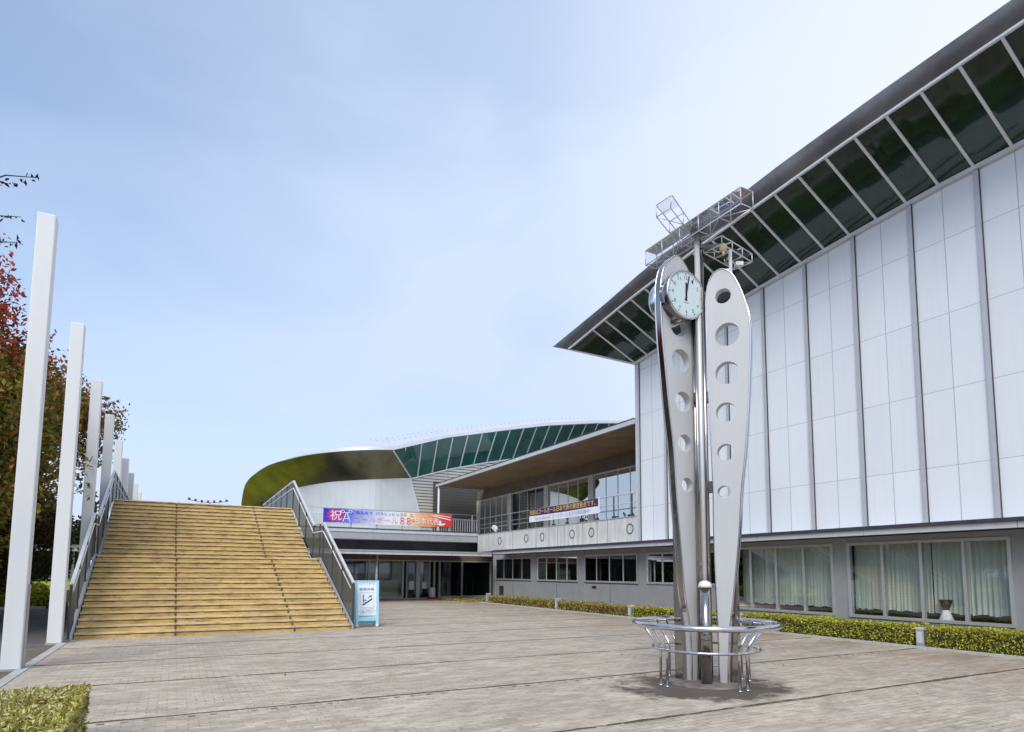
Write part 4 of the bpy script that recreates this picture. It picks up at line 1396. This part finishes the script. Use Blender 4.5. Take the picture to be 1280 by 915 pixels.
for k in range(24):
    r = .40 if k % 2 else .33
    burst.append((7.72 + 1.15 * r * math.cos(k * PI / 12) * 1.15, 4.74 + r * math.sin(k * PI / 12)))
MB().prism(burst, 0, .006, (0, ty - .001 + .008, 0)).build('burst', 'magenta', bn)
btext('lettering', '祝', 7.42, 4.46, .62, .56, 'cloth_white')
b = MB()
for s_ in (-1, 1):
    b.bar((8.32 + .20 * s_, ty, 4.40), (8.32 + .03 * s_, ty, 4.86), .05, .006, (0, 1, 0))
    b.tube([(8.32 + .21 * s_ + .09 * math.cos(t * PI / 8), ty, 4.96 + .08 * math.sin(t * PI / 8)) for t in range(16)], .022, 6, closed=True)
b.bar((8.22, ty, 4.56), (8.42, ty, 4.56), .04, .006, (0, 1, 0))
b.bar((8.2, ty, 4.90), (8.44, ty, 4.90), .04, .006, (0, 1, 0))
b.build('tower_emblem', 'cloth_white', bn)
btext('lettering', 'みんなで', 8.85, 4.86, .95, .17, 'navy')
btext('lettering', 'パラリンピック', 9.98, 4.84, 1.62, .19, 'navy')
btext('lettering', 'ゴールボール', 8.75, 4.42, 2.55, .34, 'orange_print')
b = MB()
for x, z in ((11.55, 4.70), (11.95, 4.70), (11.55, 4.50), (11.95, 4.50)):
    b.tube([(x + .11 * math.cos(t * PI / 8), ty, z + .08 * math.sin(t * PI / 8)) for t in range(16)], .022, 6, closed=True)
b.build('ring_emblem', 'pink_print', bn)
b = MB()
for x, z in ((11.72, 4.98), (12.1, 4.97), (12.22, 4.66)):
    b.tube([(x + .08 * math.cos(t * PI / 8), ty, z + .07 * math.sin(t * PI / 8)) for t in range(16)], .025, 6, closed=True)
b.build('medal_emblem', 'yellow_print', bn)
btext('lettering', '日本代表', 12.35, 4.44, 1.5, .40, 'cloth_white')
b = MB()
b.prism([(13.35, 5.02), (14.62, 4.80), (14.60, 4.74), (13.40, 4.96)], 0, .006, (0, ty, 0))
b.prism([(13.55, 5.06), (14.62, 4.95), (14.62, 4.91), (13.6, 5.02)], 0, .006, (0, ty, 0))
b.prism([(13.72, 4.44), (14.1, 4.40), (14.3, 4.52), (14.22, 4.55), (14.02, 4.50), (13.98, 4.70), (13.88, 4.70), (13.86, 4.52)], 0, .006, (0, ty, 0))
b.build('white_stroke', 'cloth_white', bn)
b = MB()
for x in (BX0, BX1):
    for z in (BZ0, BZ1): b.tube([(x, BY, z), (x, 35.57, z + .03)], .008, 5)
b.build('tie_cord', 'black', bn)

b2 = thing('cheer_banner', 'purple and white cheering banner hung along the wing parapet rail', 'banner', (16.44, 25.8, 4.27))
QX, QY0, QY1, QZ0, QZ1 = 16.44, 28.95, 22.72, 4.27, 4.94
zm = 4.585
cy = [QY0 + (QY1 - QY0) * i / 30 for i in range(31)]
wv = lambda y: .014 * math.sin(y * 2.3)
sg2 = lambda y: -.025 * math.sin(PI * (y - QY0) / (QY1 - QY0))
for nm, mt, za, zb in (('lower_cloth', 'cloth_white', QZ0, zm), ('upper_cloth', 'purple', zm + .001, QZ1)):
    b = MB()
    for o_ in (0, .014): b.loft([[(QX + o_ + wv(y), y, za + sg2(y)) for y in cy], [(QX + o_ + wv(y), y, zb + sg2(y)) for y in cy]], True)
    b.build(nm, mt, b2)
MB().box(QX - .02, QX + .02, QY1 - .06, QY1 - .005, QZ0, QZ1 + .03).build('end_hem', 'cloth_white', b2)
def qtext(s, y, z, w_, h_, m_): return text('lettering', s, (QX - .03, y, z), (0, -1, 0), (0, 0, 1), w_, h_, m_, b2)
qtext('当館はゴールボール日本代表の練習拠点です。', 28.85, 4.625, 5.95, .27, 'yellow_print')
qtext('Go for the win! ゴールボール女子代表応援中！', 28.3, 4.335, 5.0, .19, 'lilac_print')

sg = thing('stand_sign', 'light blue A-frame notice board standing at the foot of the stairs', 'sign', (5.0, 18.42, 0))
XA, XB = 4.67, 5.30
def sgp(x, z): return Vector((x + .03 * (z / 1.34) * (1 if x > 5 else -1), 18.30 + .16 * z / 1.34, z))
b = MB()
for xa in (XA + .02, XB - .02): b.bar(sgp(xa, .07), sgp(xa, 1.34), .075, .04, (0, 1, 0))
b.bar(sgp(XA, 1.32), sgp(XB, 1.32), .04, .05)
b.bar(sgp(XA, .22), sgp(XB, .22), .04, .10)
b.build('frame', 'sign_blue', sg, .006)
b = MB()
bd = [sgp(XA + .05, .27), sgp(XB - .05, .27), sgp(XB - .05, 1.30), sgp(XA + .05, 1.30)]
off = Vector((0, -.004, 0))
b.add([p + off for p in bd] + [p + Vector((0, .02, 0)) for p in bd], [(0, 1, 2, 3), (4, 5, 6, 7), (0, 1, 5, 4), (2, 3, 7, 6), (0, 3, 7, 4), (1, 2, 6, 5)])
bo = b.build('board', 'sign_white', sg)
b = MB()
for xa in (XA + .02, XB - .02): b.bar(Vector((xa, 18.62, .03)), sgp(xa, 1.30) + Vector((0, .04, 0)), .06, .03, (0, 1, 0))
b.bar((XA, 18.60, .12), (XB, 18.60, .12), .03, .06)
b.build('rear_leg', 'sign_blue', sg)
for xa in (XA + .02, XB - .02):
    MB().tube([(xa, 18.30, 0), (xa, 18.30, .075)], .045, 10).build('foot', 'white_paint', sg)
    MB().tube([(xa, 18.625, 0), (xa, 18.625, .045)], .04, 10).build('foot', 'white_paint', sg)
ydir = Vector((0, .16, 1.34)).normalized()
def stext(s, x, z, w_, h_, m_): return text('lettering', s, sgp(5.0, z) + Vector((x - 5.0, -.006, 0)), (1, 0, 0), ydir, w_, h_, m_, bo)
stext('バスケットボール', 4.76, 1.215, .48, .06, 'lilac_print')
stext('健康体操', 4.78, 1.05, .44, .085, 'teal')
def sp_(x, z): return sgp(5.0, z) + Vector((x - 5.0, -.007, 0))
b = MB()
nY = Vector((1, 0, 0)).cross(ydir)
def flat(poly): b.add([sp_(x, z) for x, z in poly], [tuple(range(len(poly)))])
flat([(4.83, .63), (4.90, .625), (5.16, .79), (5.15, .835), (5.12, .81)])
flat([(4.885, .68), (4.91, .695), (4.91, .93), (4.885, .93)])
flat([(4.91, .76), (4.96, .80), (4.985, .75), (4.96, .745), (4.945, .77), (4.91, .735)])
flat([(5.02, .845), (5.09, .89), (5.10, .875), (5.03, .83)])
flat([(5.07, .90), (5.14, .92), (5.135, .84)])
b.build('pictogram', 'navy', bo, normals=False)
b = MB()
for (xa, za, xb, zb) in ((4.80, .56, 5.20, .56), (4.80, .99, 5.20, .99), (4.80, .56, 4.80, .99), (5.20, .56, 5.20, .99)):
    b.bar(sp_(xa, za), sp_(xb, zb), .006, .002, (0, 1, 0))
b.build('picture_border', 'lilac_print', bo)
stext('ここを上がる', 4.80, .50, .40, .045, 'red_print')
stext('体育館へは階段を上り', 4.75, .445, .49, .035, 'teal')
stext('二階の入口から', 4.78, .40, .42, .035, 'teal')
stext('お入りください。', 4.78, .355, .36, .03, 'teal')
b = MB()
b.add([sp_(4.72, .275) + Vector((0, .002, 0)), sp_(5.26, .275) + Vector((0, .002, 0)), sp_(5.26, .34) + Vector((0, .002, 0)), sp_(4.72, .34) + Vector((0, .002, 0))], [(0, 1, 2, 3)])
b.build('footer_strip', 'sign_blue', bo, normals=False)
stext('管理事務所より', 4.76, .285, .46, .045, 'teal')

cn_ = thing('white_bollard', 'white marker post on a red weighted base before the entrance door', 'marker post', (13.69, 35.9, 0))
MB().tube([(13.69, 35.9, .10), (13.69, 35.9, .62), (13.69, 35.9, .68)], [.19, .17, .13], 18).build('post', 'cloth_white', cn_)
MB().tube([(13.69, 35.9, 0), (13.69, 35.9, .07), (13.69, 35.9, .12)], [.33, .31, .2], 18).build('base', 'red', cn_)

# ------------------------------------------------------------------ lights among the hedge
blab = {8.12: 'square grey path light in the hedge gap nearest the camera', 13.2: 'square grey path light in the hedge gap behind the clock', 18.29: 'square grey path light between clock and far hedge',
        23.31: 'pale path light in the hedge gap before the wing windows', 30.23: 'white path light at the far end of the hedge'}
for y, lb in blab.items():
    pl = thing('path_light', lb, 'path light', (14.66, y, 0), group='path lights along the hedge')
    h = .44 if y < 20 else .50
    MB().box(14.57, 14.77, y - .085, y + .085, -.02, h - .05).build('housing', 'grey_metal', pl, .01)
    MB().box(14.56, 14.78, y - .095, y + .095, h - .048, h).build('cap', 'pale_metal', pl, .01)
    MB().box(14.562, 14.568, y - .06, y + .06, .10, h - .09).build('lens', 'pale_metal', pl)
lb_ = thing('path_light', 'small cream lamp box on the left walk behind the second pillar', 'path light', (-3.05, 25.2, 0))
MB().box(-3.12, -2.98, 25.13, 25.27, .55, .95).build('lamp_box', 'cream', lb_, .01)
MB().box(-3.08, -3.02, 25.17, 25.23, -.03, .549).build('post', 'dark_metal', lb_)

# ------------------------------------------------------------------ planting
rng = np.random.default_rng(11)
def leaves(centers, size, aspect=.45, jit=.35, up=.0, name='leaf', mat='hedge_leaf', parent=None, rg=None, curl=.15):
    rg = rg or rng
    c = np.asarray(centers, float)
    n = len(c)
    d = rg.normal(size=(n, 3))
    d[:, 2] += up
    d /= np.linalg.norm(d, axis=1)[:, None]
    a = rg.normal(size=(n, 3))
    a -= (a * d).sum(1)[:, None] * d
    a /= np.linalg.norm(a, axis=1)[:, None]
    nn = np.cross(d, a)
    L_ = size * (1 + rg.uniform(-jit, jit, n))[:, None]
    Wd = L_ * aspect / 2
    v = np.empty((n, 4, 3))
    v[:, 0] = c - d * L_ * .5
    v[:, 1] = c + a * Wd + nn * L_ * curl
    v[:, 2] = c + d * L_ * .5
    v[:, 3] = c - a * Wd + nn * L_ * curl
    me = bpy.data.meshes.new(name)
    me.vertices.add(n * 4)
    me.vertices.foreach_set('co', v.reshape(-1))
    me.loops.add(n * 4)
    me.loops.foreach_set('vertex_index', np.arange(n * 4, dtype=np.int32))
    me.polygons.add(n)
    me.polygons.foreach_set('loop_start', np.arange(0, n * 4, 4, dtype=np.int32))
    me.polygons.foreach_set('loop_total', np.full(n, 4, dtype=np.int32))
    me.update(calc_edges=True)
    me.materials.append(M[mat])
    o = bpy.data.objects.new(name, me)
    col.objects.link(o)
    if parent is not None: o.parent = parent
    WM[o] = Matrix.Identity(4)
    return o

def hedge_points(n, lx, ly, h, rg, rough=.05, depth=.12):
    """points through the outer shell of a clipped box hedge, origin at its base centre"""
    pts = []
    at, af, asd = lx * ly, ly * h, lx * h
    tot = at + 2 * af + 2 * asd
    k = rg.uniform(0, tot, n)
    u, w2 = rg.uniform(-.5, .5, n), rg.uniform(-.5, .5, n)
    dp = np.abs(rg.normal(0, depth, n))
    P = np.zeros((n, 3))
    t = k < at
    P[t] = np.c_[u[t] * lx, w2[t] * ly, h - dp[t]]
    for s_, lo in ((-1, at), (1, at + af)):
        m = (k >= lo) & (k < lo + af)
        P[m] = np.c_[s_ * (lx / 2 - dp[m]), u[m] * ly, (w2[m] + .5) * h]
    for s_, lo in ((-1, at + 2 * af), (1, at + 2 * af + asd)):
        m = (k >= lo) & (k < lo + asd)
        P[m] = np.c_[u[m] * lx, s_ * (ly / 2 - dp[m]), (w2[m] + .5) * h]
    # uneven clipping
    P[:, 2] *= 1 + rough * np.sin(P[:, 1] * 2.1 + P[:, 0] * 3) + rough * .7 * np.sin(P[:, 1] * 5.3 + 1)
    P[:, 2] = np.maximum(P[:, 2], .01)
    return P
def hedge(name, label, x0, x1, y0, y1, h, n, size, mat, group, aspect=.45, core=.07):
    t = thing(name, label, 'hedge', ((x0 + x1) / 2, (y0 + y1) / 2, 0), group=group)
    rg = np.random.default_rng(int(abs(y0 * 100)) + 3)
    lf = leaves(hedge_points(n, x1 - x0, y1 - y0, h, rg, .04, .05), size, aspect, name='foliage', mat=mat, parent=t, rg=rg)
    MB().box(x0 + core, x1 - core, y0 + core, y1 - core, 0, h - core * 1.3).build('branches', 'hedge_core', t)
    return t
G_ = 'clipped hedges along the hall'
hedge('clipped_hedge', 'low yellow green hedge running from the nearest path light out of frame', 14.54, 15.30, 3.4, 7.98, .50, 15000, .050, 'hedge_leaf', G_)
hedge('clipped_hedge', 'low yellow green hedge under the two curtained windows', 14.54, 15.30, 8.28, 13.05, .48, 12000, .055, 'hedge_leaf', G_)
hedge('clipped_hedge', 'low hedge directly behind the clock monument', 14.54, 15.30, 13.35, 18.12, .42, 8000, .06, 'hedge_leaf', G_)
hedge('clipped_hedge', 'partly browned low hedge in front of the wing windows', 14.54, 15.30, 18.46, 23.15, .40, 6500, .065, 'hedge_leaf_brown', G_)
hedge('clipped_hedge', 'low hedge nearest the entrance with browned top', 14.54, 15.30, 23.47, 30.05, .40, 6500, .07, 'hedge_leaf_brown', G_)
hedge('clipped_hedge', 'spiky leaved yellow green hedge in the near corner by the pillars', -4.6, -.65, 4.6, 7.30, .50, 48000, .058, 'near_leaf', None, aspect=.24, core=.06)
mo = leaves(np.c_[rng.uniform(13.6, 15.6, 2500), rng.uniform(30.6, 35.2, 2500), np.abs(rng.normal(0, .05, 2500)) + .02], .09, .4, name='moss_patch', mat='hedge_leaf_brown')
tag(mo, 'straggly yellow ground cover by the entrance corner', None, None, 'stuff')
# fallen leaves on the paving
fl_ = []
for k in range(60):
    fl_.append((rng.uniform(-1.5, 14), rng.uniform(4.5, 24), .012))
lo_ = leaves(np.array(fl_), .06, .5, name='fallen_leaves', mat='hedge_leaf_brown', up=0, curl=.02)
lo_['kind'] = 'stuff'
lo_['label'] = 'scattered dry leaves on the paving'

def limb(b, p, q, r0, r1, k=6, wob=.12, rg=None):
    rg = rg or rng
    p, q = Vector(p), Vector(q)
    l = (q - p).length
    pts = [p.lerp(q, i / k) + Vector(rg.normal(0, wob * l * .12 * math.sin(PI * i / k) + 1e-6, 3)) for i in range(k + 1)]
    b.tube(pts, [r0 + (r1 - r0) * i / k for i in range(k + 1)], 7)
    return pts

def tree(name, label, loc, h, crown_r, leaf_m, n, size, seed, trunk_r=.16, base_z=1.8, group=None, clumps=70, flat=.75, twigs=0, squash=1.0):
    rg = np.random.default_rng(seed)
    t = thing(name, label, 'tree', loc, rg.uniform(0, 6), group=group)
    WM[t] = Matrix.Identity(4)
    b = MB()
    limb(b, (0, 0, -.1), (rg.normal(0, .2), rg.normal(0, .2), h * .62), trunk_r, trunk_r * .4, 8, .3, rg)
    cz = (base_z + h) / 2
    hz_ = (h - base_z) / 2
    C = []
    # open crown: leaf clumps in a shell with gaps between
    while len(C) < clumps:
        p = rg.uniform(-1, 1, 3)
        r = np.linalg.norm(p)
        if r > 1 or r < .35: continue
        # narrower on top
        wdt = crown_r * (1 - .35 * max(0, p[2]))
        C.append((p[0] * wdt, p[1] * wdt, cz + p[2] * hz_))
    C = np.array(C)
    for c in C[::3]:
        z0_ = max(base_z * .6, min(c[2] - rg.uniform(.6, 1.6), h * .6))
        limb(b, (0, 0, z0_), c, trunk_r * .35, .015, 5, .5, rg)
    tw = []
    for k in range(twigs):
        a = rg.uniform(0, 2 * PI)
        el = rg.uniform(-.1, .55)
        d = Vector((math.cos(a) * math.cos(el), math.sin(a) * math.cos(el), math.sin(el)))
        p0_ = Vector((d.x * crown_r * .8, d.y * crown_r * .8, cz + d.z * hz_ * .85))
        p1_ = p0_ + d * rg.uniform(.6, 1.3) + Vector((0, 0, rg.uniform(-.3, .35)))
        pts = limb(b, p0_, p1_, .014, .004, 6, .6, rg)
        for i in range(22):
            tt = i / 22 * 6
            j = min(5, int(tt))
            q = pts[j].lerp(pts[j + 1], tt - j)
            tw.append(q + Vector(rg.normal(0, .035, 3)))
    b.build('trunk', 'bark', t, normals=False)
    sp = crown_r * .135
    idx = rg.integers(0, clumps, n)
    P = C[idx] + np.clip(rg.normal(0, 1, (n, 3)), -1.7, 1.7) * np.array([sp, sp, sp * flat])
    if tw: P = np.vstack([P, np.array([tuple(v) for v in tw])])
    leaves(P, size, .5, name='crown', mat=leaf_m, parent=t, rg=rg)
    return t

tree('autumn_tree', 'tall tree turning red at the top behind the nearest pillar', (-6.9, 20.5, 0), 10.7, 4.1, 'autumn_leaf', 90000, .15, 5, .2, 1.3, clumps=220, twigs=50)
tree('autumn_tree', 'high crowned tree with red tipped sprays behind the second and third pillars', (-6.4, 33, 0), 10.6, 3.8, 'autumn_leaf_high', 42000, .16, 17, .2, 6.0, clumps=90, twigs=60)
tree('rust_tree', 'smaller rust red tree under the high crown behind the second and third pillars', (-7.3, 27, 0), 6.7, 3.5, 'rust_leaf', 60000, .15, 8, .16, .4, clumps=150, twigs=25)
dk = tree('dark_tree', 'dark evergreen tree behind the covered walkway', (-9.5, 49, 0), 7.5, 4.2, 'dark_leaf', 12000, .26, 14, .2, .6, group='dark trees behind the walkway', clumps=70)
spots = [(-8.6, 37.5), (-11.6, 39.5), (-15, 47), (-20, 52), (-12, 58), (-16, 66), (-23, 62), (-14, 78), (-19, 90)]
labs = ['dark evergreen tree nearest the bright bushes', 'dark evergreen tree just left of the one nearest the bushes', 'dark evergreen tree farther along the covered walkway', 'dark evergreen tree at the outer end of the walkway', 'dark tree in the second row behind the walkway', 'dark tree deep behind the walkway',
        'dark tree at the outer edge behind the walkway', 'far dark tree seen over the lawn', 'farthest dark tree at the lawn edge']
for (x, y), lb in zip(spots, labs):
    dup(dk, (x, y, 0), rng.uniform(0, 6), lb, (1, 1, rng.uniform(.85, 1.15)))
bt = tree('boundary_tree', 'broad green tree on the far side of the approach road', (-24, 4, 0), 11, 5.0, 'dark_leaf', 9000, .36, 21, .22, 1.0, group='trees along the approach road', clumps=70)
for k, (x, y) in enumerate([(-25, -8), (-23, 15), (-26, 26), (-25, 38), (-27, -20)]):
    dup(bt, (x, y, 0), rng.uniform(0, 6), 'green roadside tree, number %d in the row beyond the road' % (k + 2), (1, 1, rng.uniform(.85, 1.2)))
# overhanging tree: only its branch tips reach into the picture
ov = thing('overhanging_tree', 'leafy branch tips of a nearby tree hanging in at the left edge', 'tree', (-5.2, 8.6, 0))
b = MB()
limb(b, (-5.2, 8.6, -.1), (-5.0, 9.0, 5.2), .16, .09, 8, .2)
tips = [((-4.9, 9.0, 5.0), (-1.82, 9.85, 6.72), .55), ((-4.9, 9.0, 4.6), (-2.06, 10.25, 6.32), .45), ((-4.9, 9.0, 4.4), (-2.10, 10.6, 6.12), .5), ((-4.9, 9.0, 4.0), (-2.2, 10.9, 5.72), .4)]
P = []
for p, q, l in tips:
    pts = limb(b, p, q, .05, .004, 10, .25)
    q, pp = Vector(pts[-1]), Vector(pts[-3])
    for i in range(34):
        t_ = i / 34
        s_ = q.lerp(pp, t_ * 1.4)
        P.append(s_ + Vector((rng.normal(0, .03), rng.normal(0, .03), rng.normal(-.01, .03))))
    if l < .52:
        for k in range(3):
            q2 = Vector(pts[-2]) + Vector((rng.uniform(-.2, .25), rng.uniform(-.2, .3), rng.uniform(-.25, .2)))
            limb(b, pts[-3], q2, .008, .003, 4, .3)
            for i in range(12): P.append(Vector(pts[-3]).lerp(q2, .3 + .7 * i / 12) + Vector(rng.normal(0, .03, 3)))
for k in range(1400):
    P.append(Vector((-5.2, 9.0, 6.2)) + Vector(rng.normal(0, 1.0, 3)))
b.build('trunk', 'bark', ov, normals=False)
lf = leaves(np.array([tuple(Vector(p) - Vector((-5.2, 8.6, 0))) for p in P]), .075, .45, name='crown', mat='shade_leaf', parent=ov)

# bright clipped bushes beyond the pillars
for k, (x, y, r, h) in enumerate([(-5.25, 33.6, 1.0, .95), (-7.2, 34.0, 1.2, 1.0), (-9.4, 34.4, 1.3, 1.05)]):
    t = thing('round_bush', ['bright yellow green bush seen between the first two pillars', 'bright yellow green bush left of the nearest pillar', 'bright yellow green bush at the far left edge'][k], 'bush', (x, y, 0), group='bright bushes by the road')
    rg = np.random.default_rng(60 + k)
    d = rg.normal(size=(4200, 3))
    d /= np.linalg.norm(d, axis=1)[:, None]
    d[:, 2] = np.abs(d[:, 2])
    rr2 = (1 - np.abs(rg.normal(0, .09, 4200)))[:, None] * (1 + .12 * np.sin(d[:, :1] * 7 + d[:, 1:2] * 5))
    P = d * rr2 * np.array([r, r, h])
    leaves(P, .10, .55, name='foliage', mat='bush_leaf', parent=t, rg=rg)
    b = MB().tube([(x, y, 0), (x, y, h * .35), (x, y, h * .7)], [r * .8, r * .75, r * .35], 12)
    b.build('branches', 'hedge_core', t)
struct(MB().box(-30, -4.6, 32.1, 32.3, -.02, .10), 'verge_kerb', 'kerb')

# ------------------------------------------------------------------ covered walkway
cwk = thing('covered_walkway', 'flat roofed covered walkway with a white edge beyond the pillars', 'walkway', (-17, 44, 0))
MB().box(-40, -4.6, 43.2, 45.4, 2.78, 2.92).build('roof', 'grey_metal', cwk)
MB().box(-40, -4.58, 43.1, 43.195, 2.66, 2.80).build('roof_edge', 'white_paint', cwk)
MB().box(-40, -4.58, 43.12, 43.19, 2.802, 3.02).build('upper_edge', 'grey_metal', cwk)
for k in range(9):
    x = -5.2 - k * 4.2
    MB().tube([(x, 44.2, 0), (x, 44.2, 2.78)], .07, 10).build('post', 'white_paint', cwk)

# ------------------------------------------------------------------ stadium lights far off
fw = thing('floodlight_rig', 'distant rig of stadium lights peeping over the top step', 'floodlight', (6, 150, 0))
for x in (4.2, 5.9, 7.6):
    MB().tube([(x, 150, 0), (x, 150, 16.3)], .14, 8).build('mast', 'pale_metal', fw)
MB().tube([(1.5 + i * .4, 150, 16.75 - .5 * math.sin(PI * i / 20) + .0) for i in range(21)], .09, 6).build('crossbar', 'grey_metal', fw)
for i in range(7):
    x = 1.9 + i * 1.2
    MB().obox((x, 149.7, 16.95 - .5 * math.sin(PI * (x - 1.5) / 8)), (.22, 0, 0), (0, .15, -.07), (0, .07, .15)).build('lamp_head', 'dark_metal', fw)

wd_ = []
rgw = np.random.default_rng(5)
for k in range(26000):
    x = rgw.uniform(-75, -11)
    hh = 9 + 3.2 * math.sin(x * .5) + 1.6 * math.sin(x * 1.7 + 1) + 1.2 * math.sin(x * 3.9)
    wd_.append((x, 112 + rgw.uniform(-5, 5), hh * math.sqrt(rgw.uniform(0, 1)) + rgw.normal(0, .35)))
wo = leaves(np.array(wd_), .85, .6, name='woodland', mat='dark_leaf', rg=rgw)
tag(wo, 'dark line of woodland far beyond the lawn', None, None, 'stuff')
# tapered cone and cloth added for the dark gap under a tied curtain
pt = thing('curtain_gap_cone', 'dark tapered cone standing in for the dark gap of a tied curtain, added white cloth at its foot, behind the third curtained pane', 'cone', (16.66, 8.62, .52))
MB().tube([(16.66, 8.62, .72), (16.66, 8.62, 1.0)], [.05, .15], 16).build('cone', 'black', pt)
MB().tube([(16.66, 8.62, .46), (16.66, 8.62, .60), (16.66, 8.62, .75)], [.19, .12, .07], 16).build('cloth', 'cloth_white', pt)  # added cloth at the foot of the stand-in cone
